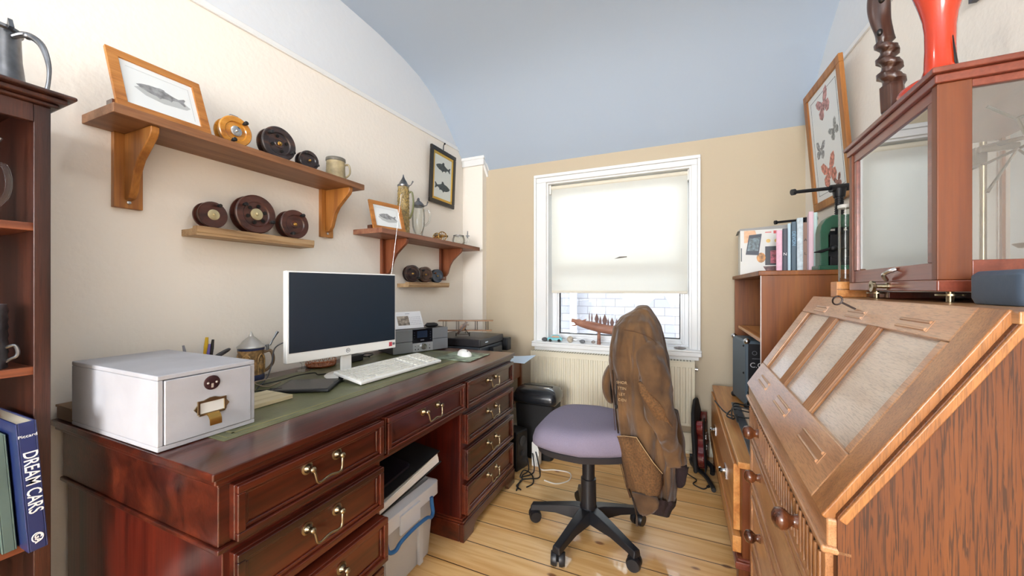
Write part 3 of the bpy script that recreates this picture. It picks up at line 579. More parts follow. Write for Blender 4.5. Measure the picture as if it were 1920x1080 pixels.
b = MB(); b.prism([(X, DZ+.066), (X+.006, DZ+.066), (X+.014, DZ+.060), (X+.019, DZ+.050), (X+.020, DZ+.036), (X+.0185, DZ+.036), (X+.0172, DZ+.050), (X+.012, DZ+.058), (X+.005, DZ+.063), (X, DZ+.063)], 'xz', yc-.014, yc+.014); b.build('finger_pull', M_brass, dr, True, sharp=50)
b = MB(); b.lathe([(.019, 0), (.019, .002), (.016, .003), (0, .003)], (X, yc, DZ+.145), 'x', 24); bd = b.build('escutcheon', mat('oxblood_plate', (56, 30, 34), .35), dr, True)
b = MB(); b.ball((X+.003, yc-.010, DZ+.145), .003, 6); b.ball((X+.003, yc+.010, DZ+.145), .003, 6); b.box(X+.003, X+.0036, yc-.0025, yc+.0025, DZ+.132, DZ+.143); b.build('lock_details', mat('pale_pin', (170, 160, 150), .4), bd, True)
t = thing('cardboard_box', 'low brown wooden box tucked behind the grey index box', 'box', (-1.685, .51, DZ)); b = MB(); b.box(-1.735, -1.63, .482, .56, DZ, DZ+.035); b.build('box_body', mat('tan_box', (132, 104, 76), .6), t, True, bev=.002)
b = MB(); b.box(-1.737, -1.628, .480, .562, DZ+.035, DZ+.042); b.build('box_lid', mat('tan_box', (132, 104, 76)), t, True, bev=.001)
# pens
t = thing('pen_pot', 'small black pen pot behind the grey index box', 'pot', (-1.672, .83, DZ)); b = MB(); b.lathe([(0, 0), (.036, 0), (.036, .10), (.033, .10), (.033, .006), (0, .006)], n=28); b.build('pot', M_black, t)
def pen(lab, dx, dy, tx, ty, ln, col, r=.004, name='pencil', cap=None):
    o = thing(name, lab, name.replace('_', ' '), (-1.672+dx, .83+dy, DZ+.008))
    d = Vector((tx, ty, 1)).normalized(); b = MB(); b.cyl((0, 0, 0), d*ln*.8, r, n=8); b.build('barrel', mat('pen_%d_%d_%d' % col, col, .4), o)
    b = MB(); b.cyl(d*ln*.8, d*ln, r*1.08, r*.7, n=8); b.build('cap', mat('pen_cap_%s' % name+str(cap), cap or (30, 30, 30), .4), o)
pen('yellow pencil standing in the pen pot behind the index box', .008, .0, .03, .06, .200, (222, 178, 40), .007, cap=(226, 184, 50))
pen('black marker standing beside the yellow pencil', .012, .012, .03, .1, .190, (38, 34, 32), .006, 'marker_pen')
pen('purple pen in the pen pot behind the index box', .016, -.002, .05, .1, .175, (122, 106, 176), .005, 'pen', (122, 106, 176))
pen('pinkish grey pen leaning left in the pen pot', -.012, -.02, .0, -.18, .178, (170, 130, 150), .005, 'pen', (150, 150, 160))
t = thing('scissors', 'dark grey handled scissors lying against the pen pot', 'scissors', (-1.66, .88, DZ)); b = MB()
b.tube([(.02*math.cos(2*PI*k/16), .012+.028*math.sin(2*PI*k/16), .135+.017*math.sin(2*PI*k/16+.8)) for k in range(16)], .005, 8, True); b.build('handle', mat('dark_grey_grip', (70, 70, 74), .5), t)
b = MB(); b.prism([(0, 0), (.012, .0), (.016, .125), (.0, .12)], 'yz', -.002, .002); b.build('blade', M_steel, t)
# beer stein
t = thing('beer_stein', 'brown and cream relief beer stein with domed pewter lid on desk', 'stein', (-1.682, 1.02, DZ))
m = mat('stein_relief', (158, 124, 80), .4, var=.55, vscale=35, bump=1.0, bscale=60)
b = MB(); b.lathe([(0, 0), (.046, 0), (.0475, .014), (.0485, .02), (.047, .03), (.047, .12), (.049, .128), (.0485, .134), (.047, .14), (0, .14)], n=40); bd = b.build('body', m, t)
b = MB(); b.lathe([(.0465, .0), (.049, .004), (.049, .022), (.0475, .026)], n=40, cap=False); b.build('blue_band', mat('cobalt_glaze', (44, 54, 92), .3), bd); b = MB(); b.lathe([(.0475, .128), (.0495, .132), (.0495, .14), (.0475, .142)], n=40, cap=False); b.build('blue_band', mat('cobalt_glaze', (44, 54, 92), .3), bd)
b = MB()
for k in range(5):
    a = 2*PI*k/5+.35; b.X = Matrix.Rotation(a, 4, 'Z') @ Matrix.Translation((.0465, 0, 0))
    P = [(0, -.018, .03), (0, -.018, .09), (0, -.010, .108), (0, 0, .114), (0, .010, .108), (0, .018, .09), (0, .018, .03)]
    b.tube(P, .0028, 6); b.ball((0, 0, .092), (.004, .007, .008), 8); b.ball((0, 0, .066), (.005, .011, .02), 8)
b.X = Matrix.Identity(4)
b.build('relief_figures', mat('relief_tan', (176, 140, 88), .4, var=.4, vscale=60), bd)
b = MB(); b.lathe([(.050, .14), (.052, .143), (.05, .148), (.040, .156), (.030, .170), (.018, .182), (.009, .19), (.008, .196), (.004, .204), (0, .212)], n=36); b.build('lid', mat('bright_pewter', (204, 204, 200), .42, .7, var=.1), t)
b = MB(); b.tube(handle_pts(.047, .035, .118, .034, R(52)), .0065, 10); b.build('handle', mat('handle_tan', (122, 96, 66), .4), t)
b = MB(); c, s = math.cos(R(52)), math.sin(R(52)); b.tube([(.05*c, .05*s, .145), (.07*c, .07*s, .148), (.08*c, .08*s, .17), (.098*c, .098*s, .205)], [.004, .004, .003, .006], 8); b.cyl((.06*c, .06*s, .12), (.06*c, .06*s, .15), .006); b.build('thumb_lever', M_pewter, t)
# wood offcut, tablet, cables
t = thing('wood_block', 'flat pale pine offcut lying beside the index box', 'board', (-1.34, .83, DZ)); b = MB(); b.box(-.07, .075, -.09, .082, 0, .014)
b.build('board', wood('pale_pine', (190, 172, 134), (214, 200, 164), (226, 214, 184), 'y', 4, .6, 0, .2), t, bev=.0015)
t = thing('graphics_tablet', 'thin black tablet lying on the green leather', 'tablet', (-1.345, 1.035, DZ), R(32)); b = MB(); b.box(-.105, .105, -.085, .092, .001, .013); b.build('casing', M_black, t, bev=.004, seg=3)
b = MB(); b.box(-.095, .095, -.076, .083, .0125, .0136); b.build('surface', mat('tablet_face', (38, 38, 42), .25), t)
def cable(lab, pts, r, col=(26, 26, 28), cat='cable', name='cable', k=6, plug=None, group=None):
    t = thing(name, lab, cat, pts[0], 0, group); b = MB(); b.tube(spline(pts, k), r, 8); b.build('cord', mat('cable_%d_%d' % (col[0], col[2]), col, .5), t, True)
    if plug:
        d = (Vector(pts[-1])-Vector(pts[-2])).normalized(); b = MB(); b.cyl(Vector(pts[-1])-d*.005, Vector(pts[-1])+d*plug, r*2.4, r*2.0, 12); b.build('plug', mat('cable_%d_%d' % (col[0], col[2]), col), t, True)
    return t
z = DZ+.003
cable('grey cable arching from the monitor past the beer stein', [(-1.50, 1.14, .96), (-1.56, 1.10, .955), (-1.585, 1.06, .93), (-1.56, 1.03, .87), (-1.545, 1.0, .82), (-1.53, .96, z+.001), (-1.50, .93, z+.001)], .0028, (74, 74, 78))
cable('black cable with a clip lying behind the black tablet', [(-1.55, .97, z), (-1.50, 1.03, z+.012), (-1.50, 1.10, z+.016), (-1.47, 1.16, z+.018), (-1.49, 1.20, z), (-1.46, 1.27, z)], .0025)
cable('black plug lead running from the wood offcut to the tablet', [(-1.50, .86, z+.002), (-1.47, .89, z+.003), (-1.43, .915, z+.006), (-1.41, .93, z+.006)], .003, plug=.035)
cable('thin translucent lead tangled in front of the beer stein', [(-1.59, .93, z), (-1.57, .98, z+.01), (-1.53, 1.0, z+.02), (-1.55, .95, z+.016), (-1.50, .97, z), (-1.52, 1.04, z)], .002, (150, 130, 110))
# copper dish, glass foot, adapter
t = thing('pierced_copper_dish', 'round copper dish with a pierced lattice rim, behind the monitor', 'dish', (-1.655, 1.345, DZ))
b = MB(); b.lathe([(0, 0), (.062, 0), (.068, .004), (.070, .01), (.066, .01), (.06, .005), (0, .005)], n=40); b.build('base', mat('copper', (168, 96, 62), .35, .8), t)
b = MB(); n_ = 22
for k in range(n_):
    a, c_ = 2*PI*k/n_, 2*PI*(k+.5)/n_; e = 2*PI*(k+1)/n_
    b.cyl((.069*math.cos(a), .069*math.sin(a), .01), (.072*math.cos(c_), .072*math.sin(c_), .032), .0014, n=6); b.cyl((.072*math.cos(c_), .072*math.sin(c_), .032), (.069*math.cos(e), .069*math.sin(e), .01), .0014, n=6)
b.tube([(.072*math.cos(2*PI*k/40), .072*math.sin(2*PI*k/40), .033) for k in range(40)], .002, 6, True)
b.build('lattice_rim', mat('copper_light', (196, 140, 108), .35, .8), t)
t = thing('glass_goblet', 'small clear glass goblet, its foot showing left of the copper dish', 'glass', (-1.64, 1.235, DZ))
b = MB(); b.lathe([(0, 0), (.032, 0), (.032, .003), (.008, .008), (.006, .03), (.01, .035), (.028, .05), (.032, .08), (.03, .08), (.026, .053), (.0, .04)], n=28); b.build('goblet', M_vglass, t)
t = thing('power_adapter', 'black power adapter lying behind the monitor stand', 'adapter', (-1.60, 1.50, DZ)); b = MB(); b.box(-.025, .025, -.05, .05, 0, .035); b.build('casing', M_black, t, bev=.005, seg=3)
b = MB(); b.tube(spline([(0, .05, .02), (.0, .09, .01), (.03, .11, .02), (.05, .09, .03), (.03, .06, .035), (.0, .07, .02), (0, .12, .004)], 6), .003, 8); b.build('lead', M_black, t)
# monitor / all-in-one
mo = thing('computer_monitor', 'white all-in-one computer with dark blank screen on a round base', 'computer', (-1.37, 1.255, DZ), R(-11.3))
b = MB(); b.box(-.03, .0, -.263, .263, .092, .468); b.build('casing', M_wplas, mo, bev=.004, seg=3)
b = MB(); b.box(-.001, .002, -.254, .256, .134, .462); b.build('screen', mat('blue_reflection_screen', (24, 38, 52), .33, spec=.8), mo)  # blue of the window's reflection put into the screen's base colour
b = MB(); b.tube([(.0012, .0+.009*math.cos(2*PI*k/20), .114+.009*math.sin(2*PI*k/20)) for k in range(20)], .0012, 6, True); lg = b.build('logo_ring', mat('logo_grey', (150, 152, 156), .4), mo)
text('hp', .011, MT['logo_grey'], mo, axes((.001, .0, .115), (0, 1, 0), (0, 0, 1)), 'logo_letters', W=False)
b = MB(); b.box(0, .0012, .222, .24, .103, .124); b.mi = 1; b.box(0, .0012, .243, .256, .108, .120); b.build('sticker', [mat('red_sticker', (196, 70, 84), .5, var=.2, vscale=200), mat('grey_sticker', (110, 112, 120), .5)], mo)
b = MB(); b.box(-.03, -.018, -.022, .03, .004, .10); b.build('stand_neck', M_wplas, mo, bev=.004)
b = MB(); b.lathe([(0, 0), (.112, 0), (.116, .003), (.112, .006), (.02, .009), (0, .009)], (0, .02, 0), n=56); b.build('base', M_wplas, mo)
# keyboard, mouse, mat
kb = thing('keyboard', 'white keyboard lying in front of the monitor', 'keyboard', (-1.24, 1.405, DZ), R(-3)); A = Matrix.Translation((0, 0, .0148)) @ Matrix.Rotation(R(9), 4, 'Y')
b = MB(); b.X = A; b.box(-.085, .085, -.265, .265, 0, .014); b.build('body', M_wplas, kb, bev=.005, seg=3)
for nm, ja, jb in (('letter_keys', 0, 15), ('arrow_keys', 16, 19), ('number_keys', 20, 24)):
    b = MB(); b.X = A
    for i in range(6):
        for j in range(ja, jb):
            if i == 0 and 4 <= j <= 9:
                if j == 4: b.cbox((.062, -.25+7*.0208, .0165), (.0185, .12, .006))
                continue
            b.cbox((.062-i*.0235, -.25+j*.0213, .0165), (.0185, .0165, .006))
    b.build(nm, mat('key_white', (228, 226, 216), .45), kb, bev=.0015)
b = MB(); b.box(-.08, -.06, -.24, -.2, 0, .026); b.box(-.08, -.06, .2, .24, 0, .026); b.build('feet', M_black, kb)
t = thing('mouse_mat', 'green and white patterned mouse mat under the mouse', 'mouse mat', (-1.13, 1.86, DZ), R(2))
m = mat('mat_pattern', (128, 142, 122), .5, var=.6, vscale=16); b = MB(); b.box(-.115, .115, -.12, .125, 0, .004); b.build('mat', m, t, bev=.001)
t = thing('computer_mouse', 'white computer mouse on the patterned mat', 'mouse', (-1.125, 1.875, DZ+.0042), R(-28))
b = MB(); rs = []
for i in range(13):
    u = -1+2*i/12; wv = .031*math.sqrt(max(0, 1-u**4*.96)); hv = .034*math.sqrt(max(0, 1-((u+.12)/1.12)**2))*(.98)+.003
    rs.append([(u*.054, wv*math.cos(a)*(1 if math.sin(a) > 0 else .92), max(0, hv*max(0, math.sin(a)))) for a in [2*PI*k/20 for k in range(20)]])
b.rings(rs); b.build('shell', M_wplas, t, sharp=60); b = MB(); b.cyl((.03, -.003, .028), (.03, .003, .028), .006); b.build('wheel', mat('grey_wheel', (120, 120, 124), .5), t)
# hi-fi
hf = thing('hifi_stereo', 'silver and black compact stereo standing behind the keyboard', 'stereo', (-1.4485, 1.8985, DZ), R(-21.8)) # local x = front normal, y along front
b = MB(); b.box(-.20, -.004, -.19, .19, .004, .143); b.build('casing', mat('stereo_dark', (44, 42, 44), .45), hf, bev=.003)
M_sil = mat('brushed_silver', (158, 164, 170), .35, .55)
for y0, y1, z0, z1 in ((-.19, -.067, .072, .143), (-.19, -.067, .004, .069), (.075, .19, .076, .143), (.075, .19, .004, .073)): b = MB(); b.box(-.006, .006, y0, y1, z0, z1); b.build('front_panel', M_sil, hf, bev=.0015)
b = MB(); b.box(-.006, .006, -.065, .073, .06, .143); fc = b.build('display_panel', mat('display_black', (20, 22, 30), .15), hf, bev=.001)
b = MB(); b.box(.006, .0065, -.035, .035, .09, .132); b.build('display', mat('display_blue', (46, 58, 80), .1), fc)
b = MB()
for k in range(4): b.cyl((.006, -.055, .078+k*.015), (.008, -.055, .078+k*.015), .003, n=8); b.cyl((.006, .058, .078+k*.015), (.008, .058, .078+k*.015), .004, n=8)
b.build('buttons', mat('button_grey', (60, 62, 70), .4), fc)
text('BUSH', .010, mat('label_grey', (180, 184, 190), .5), fc, axes((.0068, .0, .074), (0, 1, 0), (0, 0, 1)), 'lettering', W=False)
b = MB(); b.box(-.006, .009, -.067, .075, .004, .058); cp = b.build('control_panel', mat('pale_silver', (204, 208, 212), .3, .5), hf, bev=.0015)
b = MB(); b.lathe([(.019, .009), (.019, .022), (.017, .025), (.012, .024), (0, .024)], (0, .004, .035), 'x', 32); b.build('volume_knob', M_steel, cp)
b = MB()
for y_ in (-.05, -.03, .05): b.cyl((.009, y_, .02), (.0105, y_, .02), .004, n=8); b.cyl((.009, y_, .04), (.0102, y_, .04), .0025, n=8)
b.build('jack_sockets', mat('socket_dark', (50, 52, 60), .4), cp)
b = MB(); b.cyl((-.15, -.165, .143), (-.15, -.165, .15), .006); b.build('aerial_mount', M_black, hf)
b = MB(); b.cyl((-1.60, 1.74, .935), (-1.497, 1.765, 1.745), .0026, .0013, 8); b.ball((-1.497, 1.765, 1.747), .003, 6); b.build('aerial', M_steel, hf, True)
# calendar and remote
t = thing('desk_calendar', 'white tent desk calendar standing on the stereo', 'calendar', (-1.53, 1.87, DZ+.1445), R(-24)); A = Matrix.Rotation(R(-28), 4, 'Y')
b = MB(); b.X = A; b.box(-.001, .001, -.11, .11, 0, .115); b.X = Matrix.Translation((-.108, 0, 0)) @ Matrix.Rotation(R(28), 4, 'Y'); b.box(-.001, .001, -.11, .11, 0, .114); b.X = Matrix.Identity(4); b.box(-.108, .0, -.11, .11, -.0002, .001); b.build('card_stand', mat('calendar_white', (238, 240, 244), .6), t)
b = MB(); b.X = A; b.box(.001, .0016, -.06, .018, .022, .085); b.build('photo', mat('calendar_photo', (150, 140, 128), .5, var=.6, vscale=40), t)
b = MB(); b.X = A
for i in range(5):
    for j in range(7): b.box(.001, .0014, .026+j*.011, .030+j*.011, .025+i*.012, .029+i*.012)
b.box(.001, .0014, .0, .03, .098, .101); b.build('dates', mat('calendar_ink', (150, 150, 168), .6), t)
t = thing('remote_control', 'black handset lying at the right end of the stereo', 'remote control', (-1.455, 2.01, DZ+.1435), R(-35)); b = MB()
rs = []
for i in range(9):
    u = -1+i/4; k = math.sqrt(max(.02, 1-u**4)); rs.append([(.022*k*math.cos(a), u*.045, .014+.014*k*math.sin(a)) for a in [2*PI*j/16 for j in range(16)]])
b.rings(rs); b.build('body', M_black, t); b = MB(); b.box(-.012, .012, -.03, .02, .026, .029); b.build('keypad', mat('keypad_dark', (44, 46, 50), .3), t)
# side table, printer, biplane
t = thing('side_table', 'small reddish wooden table holding the printer beyond the desk', 'table', (-1.42, 2.45, 0)); b = MB(); b.box(-1.735, -1.10, 2.15, 2.72, .63, .655); b.build('table_top', M_red, t, True, bev=.003)
for x_ in (-1.72, -1.13):
    for y_ in (2.16, 2.68): b = MB(); b.box(x_, x_+.028, y_, y_+.03, 0, .63); b.build('leg', M_redv, t, True, bev=.002)
b = MB(); b.box(-1.70, -1.115, 2.175, 2.19, .50, .63); b.box(-1.70, -1.115, 2.69, 2.705, .50, .63); b.box(-1.118, -1.108, 2.19, 2.68, .50, .63); b.build('apron', M_redv, t, True)
b = MB(); b.box(-1.70, -1.13, 2.17, 2.7, .3, .318); b.build('lower_shelf', M_redv, t, True)
pr = thing('printer', 'black flatbed printer on the small table beyond the desk', 'printer', (-1.45, 2.45, .6555))
b = MB(); b.box(-1.69, -1.24, 2.27, 2.64, .6585, .775); b.build('body', mat('printer_grey', (56, 62, 70), .4), pr, True, bev=.01, seg=3)
b = MB(); b.box(-1.695, -1.234, 2.262, 2.645, .777, .832); b.build('scanner_lid', mat('printer_lid', (44, 42, 44), .35), pr, True, bev=.008, seg=3)
b = MB(); b.box(-1.233, -1.20, 2.40, 2.55, .69, .76); b.build('paper_tray', M_black, pr, True, bev=.004)
b = MB(); b.box(-1.234, -1.2325, 2.34, 2.38, .80, .808); b.build('badge', mat('badge_white', (220, 230, 240), .4), pr, True)
b = MB(); b.box(-1.30, -1.20, 2.648, 2.72, .70, .80); b.build('ink_unit', M_black, pr, True, bev=.008)
t = thing('paper_sheet', 'pale blue paper sheet sticking out beside the desk end', 'paper', (-1.05, 2.3, .70)); b = MB()
n_ = 8; vs = []; 
rs = [[(-1.2+.32*i/n_, 2.20, .70-.012*(i/n_)**2+.02*(i/n_)), (-1.2+.32*i/n_, 2.42, .70+.025*(i/n_)**2), (-1.2+.32*i/n_, 2.42, .7015+.025*(i/n_)**2), (-1.2+.32*i/n_, 2.20, .7015-.012*(i/n_)**2+.02*(i/n_))] for i in range(n_+1)]
b.rings(rs); b.build('sheet', mat('blue_paper', (196, 216, 236), .6), t, True)
bp = thing('model_biplane', 'wooden model biplane standing on the printer', 'model plane', (-1.44, 2.42, .8325), R(24))   # local x along wings
M_plane = wood('plane_wood', (120, 72, 36), (158, 106, 62), (190, 140, 92), 'x', 7, .4, .2, .3)
b = MB(); b.box(-.205, .205, -.036, .036, .110, .116); b.build('upper_wing', M_plane, bp, bev=.002)
b = MB(); b.box(-.175, .195, -.032, .032, .037, .043); b.build('lower_wing', M_plane, bp, bev=.002)
b = MB()
for x_ in (-.17, -.15, -.07, -.055, .07, .085, .15, .165):
    b.cyl((x_, -.02, .042), (x_, -.02, .112), .0016, n=6); b.cyl((x_, .02, .042), (x_, .02, .112), .0016, n=6)
b.build('strut', mat('plane_dark', (58, 42, 34), .4), bp)
b = MB(); b.lathe([(0, -.06), (.018, -.058), (.02, -.03), (.018, .04), (.008, .13), (0, .132)], (-.02, 0, .065), 'y', 16); b.build('fuselage', M_plane, bp)
b = MB(); b.box(-.05, .01, .11, .13, .066, .069); b.box(-.0215, -.0185, .108, .132, .066, .095); b.build('tail', M_plane, bp)
b = MB(); b.X = Matrix.Translation((-.02, -.066, .065)) @ Matrix.Rotation(R(38), 4, 'Y'); b.box(-.008, .008, -.003, .003, -.055, .055); b.cyl((0, -.008, 0), (0, .006, 0), .008); b.build('propeller', mat('prop_dark', (72, 44, 32), .35), bp)
for s in (-1, 1):
    b = MB(); b.cyl((-.02+s*.046, -.035, .013), (-.02+s*.052, -.035, .013), .013); b.build('wheel', M_mblack, bp)
b = MB()
for s in (-1, 1): b.cyl((-.02+s*.012, -.03, .055), (-.02+s*.046, -.035, .014), .0028, n=6); b.cyl((-.02+s*.012, .0, .055), (-.02+s*.046, -.033, .014), .0022, n=6)
b.cyl((-.066, -.035, .014), (.026, -.035, .014), .002, n=6); b.cyl((-.02, .12, .06), (-.02, .125, .001), .002, n=6); b.build('undercarriage', mat('plane_dark', (58, 42, 34)), bp)

# ---------------------------------------------------------------- kneehole: storage tub and folders
tb = thing('storage_tub', 'clear plastic storage tub with blue handles under the desk', 'storage box', (-1.2, 1.22, 0))
m = bpy.data.materials.new('frosted_plastic'); m.use_nodes = True; q = m.node_tree.nodes['Principled BSDF']; q.inputs['Base Color'].default_value = lin((222, 224, 228)); q.inputs['Roughness'].default_value = .35; q.inputs['Alpha'].default_value = .6
q.inputs['Subsurface Weight'].default_value = .0
M_tub = m
b = MB(); x0, x1, y0, y1 = -1.42, -.995, 1.02, 1.405
def rect(x0, x1, y0, y1, z, r=.02):
    pts = []
    for cx, cy, a0 in ((x1-r, y1-r, 0), (x0+r, y1-r, 90), (x0+r, y0+r, 180), (x1-r, y0+r, 270)):
        for k in range(5): a = R(a0+k*22.5); pts.append((cx+r*math.cos(a), cy+r*math.sin(a), z))
    return pts
k = .018
b.rings([rect(x0+k, x1-k, y0+k, y1-k, .004), rect(x0, x1, y0, y1, .27), rect(x0+.004, x1-.004, y0+.004, y1-.004, .27), rect(x0+k+.004, x1-k-.004, y0+k+.004, y1-k-.004, .008)])
for y_ in (1.10, 1.30): b.prism([(y_-.012, .01), (y_+.012, .01), (y_+.016, .262), (y_-.016, .262)], 'yz', x1-.012, x1+.002)
b.build('tub', M_tub, tb, True, bev=.002)
b = MB(); b.rings([rect(x0-.01, x1+.012, y0-.012, y1+.012, .262), rect(x0-.01, x1+.012, y0-.012, y1+.012, .318), rect(x0+.02, x1-.018, y0+.02, y1-.02, .335), rect(x0+.03, x1-.03, y0+.03, y1-.03, .322)])
b.box(x1+.01, x1+.02, 1.15, 1.27, .225, .30); b.build('lid', mat('lid_plastic', (214, 218, 226), .3), tb, True, bev=.004)
b = MB(); hx = x1+.016
b.tube(spline([(hx, 1.07, .275), (hx+.004, 1.07, .24), (hx+.012, 1.075, .212), (hx+.02, 1.10, .206), (hx+.022, 1.13, .222), (hx+.022, 1.21, .228), (hx+.022, 1.29, .222), (hx+.02, 1.32, .206), (hx+.012, 1.345, .212), (hx+.004, 1.35, .24), (hx, 1.35, .275)], 4), .0085, 8, flat=.8)
b.build('handle', mat('blue_handle', (40, 100, 158), .35), tb, True, sharp=60)
# papers inside the tub
t = thing('paper_stack', 'pale papers stored inside the clear plastic tub', 'papers', (-1.2, 1.21, .009)); b = MB(); b.box(-1.38, -1.05, 1.08, 1.34, .0095, .21); b.build('papers', mat('file_paper', (176, 164, 150), .8, var=.2, vscale=12), t, True, bev=.003)
bd = thing('ring_binder', 'black lever arch file with white pages tilted on the tub lid', 'folder', (-1.02, 1.06, .338)); A = Matrix.Translation((-1.02, 1.03, .338)) @ Matrix.Rotation(R(13), 4, 'X') @ Matrix.Rotation(R(-8), 4, 'Z')
b = MB(); b.X = A; b.box(-.27, .02, 0, .37, .0, .004); b.box(-.27, .02, 0, .37, .052, .056); b.box(-.27, -.266, 0, .37, .004, .052); b.build('cover', M_mblack, bd, True, bev=.001)
b = MB(); b.X = A; b.box(-.262, .014, .006, .36, .0045, .030); b.prism([(.006, .030), (.36, .030), (.36, .048), (.2, .036)], 'yz', -.25, .012); b.build('pages', mat('white_pages', (226, 226, 224), .7), bd, True)
t = thing('magazine_stack', 'dark glossy magazines with a pictured cover on the black file', 'magazine', (-1.1, 1.12, .40), 0)
A2 = A @ Matrix.Translation((-.10, .02, .0565))
b = MB(); b.X = A2; b.box(-.14, .07, .0, .22, 0, .012); b.box(-.12, .09, .01, .20, .0125, .022); b.build('magazines', [mat('magazine_dark', (30, 26, 36), .3)], t, True)
b = MB(); b.X = A2 @ Matrix.Translation((-.05, .05, .024)) @ Matrix.Rotation(R(55), 4, 'X'); b.box(-.08, .09, .0, .13, 0, .004); b.build('open_cover', mat('magazine_art', (92, 52, 50), .35, var=.8, vscale=18), t, True)

# ---------------------------------------------------------------- floor things by the radiator
t = thing('paper_shredder', 'black paper shredder with a rounded top by the radiator', 'shredder', (-.90, 2.52, 0))
b = MB(); b.rings([rect(-.125, .125, -.085, .085, .0, .03), rect(-.145, .145, -.10, .10, .38, .03)]); b.build('bin', M_mblack, t)
b = MB(); b.rings([rect(-.15, .15, -.105, .105, .38, .035), rect(-.162, .162, -.118, .118, .40, .04), rect(-.16, .16, -.116, .116, .44, .04), rect(-.14, .14, -.095, .095, .475, .04), rect(-.10, .10, -.06, .06, .49, .04)]); hd = b.build('shredder_head', mat('shredder_gloss', (34, 36, 40), .25, coat=.3), t, sharp=60)
b = MB(); b.box(-.11, .11, -.008, .004, .488, .4915); b.build('feed_slot', mat('slot_black', (4, 4, 4), .9), hd)
b = MB(); b.ball((.075, -.045, .485), (.028, .018, .008), 10); b.build('switch', M_steel, hd)
t = thing('computer_speaker', 'small black upright speaker on the floor at the desk end', 'speaker', (-.955, 2.27, 0), R(-15)); b = MB(); b.box(-.075, .04, -.06, .06, 0, .255); b.build('cabinet', M_black, t, bev=.012, seg=3)
b = MB(); b.lathe([(.032, 0), (.032, .004), (.024, .001), (0, .004)], (.04, 0, .19), 'x', 24); b.lathe([(.018, 0), (.018, .004), (0, .005)], (.04, 0, .11), 'x', 20); b.build('driver', mat('cone_black', (44, 46, 50), .4), t)
t = thing('plug_adapter', 'white plug adapter behind the black speaker', 'adapter', (-.85, 2.36, 0)); b = MB(); b.box(-.03, .02, -.03, .03, 0, .16); b.build('casing', M_wplas, t, bev=.005)
cable('white lead curling across the floorboards', [(-.84, 2.33, .03), (-.80, 2.30, .004), (-.72, 2.33, .004), (-.62, 2.33, .004), (-.60, 2.24, .004), (-.66, 2.17, .004), (-.74, 2.18, .004)], .004, (222, 214, 200))
GC = 'black leads tangled on the floor by the speaker'
for lab, P in (('thick black lead nearest the black speaker', [(-.90, 2.30, .07), (-.87, 2.25, .01), (-.885, 2.18, .005), (-.865, 2.12, .005), (-.87, 2.05, .005), (-.83, 2.02, .005)]),
               ('black lead looping in the middle of the floor tangle', [(-.87, 2.32, .09), (-.83, 2.24, .012), (-.87, 2.15, .013), (-.885, 2.14, .014), (-.895, 2.23, .013), (-.83, 2.20, .012), (-.79, 2.12, .005), (-.81, 2.06, .005)]),
               ('outer black lead of the floor tangle by the speaker', [(-.85, 2.33, .10), (-.80, 2.27, .006), (-.78, 2.19, .006), (-.82, 2.13, .020), (-.86, 2.09, .020), (-.85, 2.0, .006)])):
    cable(lab, P, .004, group=GC)

# ---------------------------------------------------------------- window sill things
SZ = .7502; SY = 2.93
t = thing('toy_car', 'turquoise toy car on the window sill', 'toy car', (-.905, SY+.01, SZ+.012), R(8)); M_tq = mat('turquoise', (120, 206, 216), .35)
b = MB(); b.box(-.06, .06, -.022, .022, 0, .02); b.prism([(-.035, .02), (-.022, .042), (.035, .042), (.05, .02)], 'xz', -.02, .02); b.build('body', M_tq, t, bev=.003)
b = MB(); b.prism([(-.028, .023), (-.019, .038), (.032, .038), (.043, .023)], 'xz', -.021, .021); b.build('windows', mat('toy_window', (190, 150, 120), .3), t)
for x_ in (-.036, .036):
    for y_ in (-.02, .02): b = MB(); b.cyl((x_, y_-.004, 0), (x_, y_+.004, 0), .0118); b.build('wheel', M_mblack, t)
def stone(lab, x, r, col, cat='stone', name='stone', y=SY):
    t = thing(name, lab, cat, (x, y, SZ)); b = MB(); b.ball((0, 0, r[2]), r, 12)
    for v in b.bm.verts: v.co += Vector((math.sin(v.co.z*200+x*9), math.cos(v.co.x*170), 0))*r[0]*.05
    b.build('pebble' if name != 'ball' else 'sphere', mat('stone_%d_%d' % (col[0], col[2]), col, .6, var=.2, vscale=60), t)
stone('dark pebble at the left end of the sill beside the toy car', -.99, (.026, .018, .016), (96, 96, 100))
stone('round beige stone ball on the window sill', -.775, (.026, .026, .026), (200, 188, 168), 'ball', 'stone_ball')
stone('grey pebble right of the round stone ball', -.675, (.024, .016, .015), (116, 118, 122))
stone('flat grey stone at the right end of the sill', .03, (.042, .018, .009), (150, 142, 138), y=2.93)
t = thing('sea_shell', 'small grey shell between the pebble and dragon stand', 'shell', (-.59, SY, SZ)); b = MB()
b.tube([((.016-.0004*i)*math.cos(i*.5)*(.3+i*.03), .002*i-.02, .016+(.016-.0004*i)*math.sin(i*.5)*.4) for i in range(22)], [.004+.0045*abs(math.sin(i/22*PI)) for i in range(22)], 8); b.build('shell', mat('shell_grey', (170, 160, 154), .5, var=.3, vscale=50), t)
dg = thing('wooden_dragon', 'carved wooden dragon with diamond-shaped spines on the window sill', 'ornament', (-.50, 2.93, SZ)); M_dr = wood('dragon_wood', (132, 84, 66), (164, 112, 90), (186, 136, 112), 'x', 8, .5, .05, .3)
b = MB(); P = spline([(-.235, 0, .165), (-.18, 0, .155), (-.10, 0, .142), (.0, 0, .122), (.10, 0, .115), (.22, 0, .122), (.32, 0, .14)], 5)
b.tube(P, [.012+.024*math.sin(min(1, i/12)*PI/2)-.0008*max(0, i-18) for i in range(len(P))], 12); b.build('body', M_dr, dg)
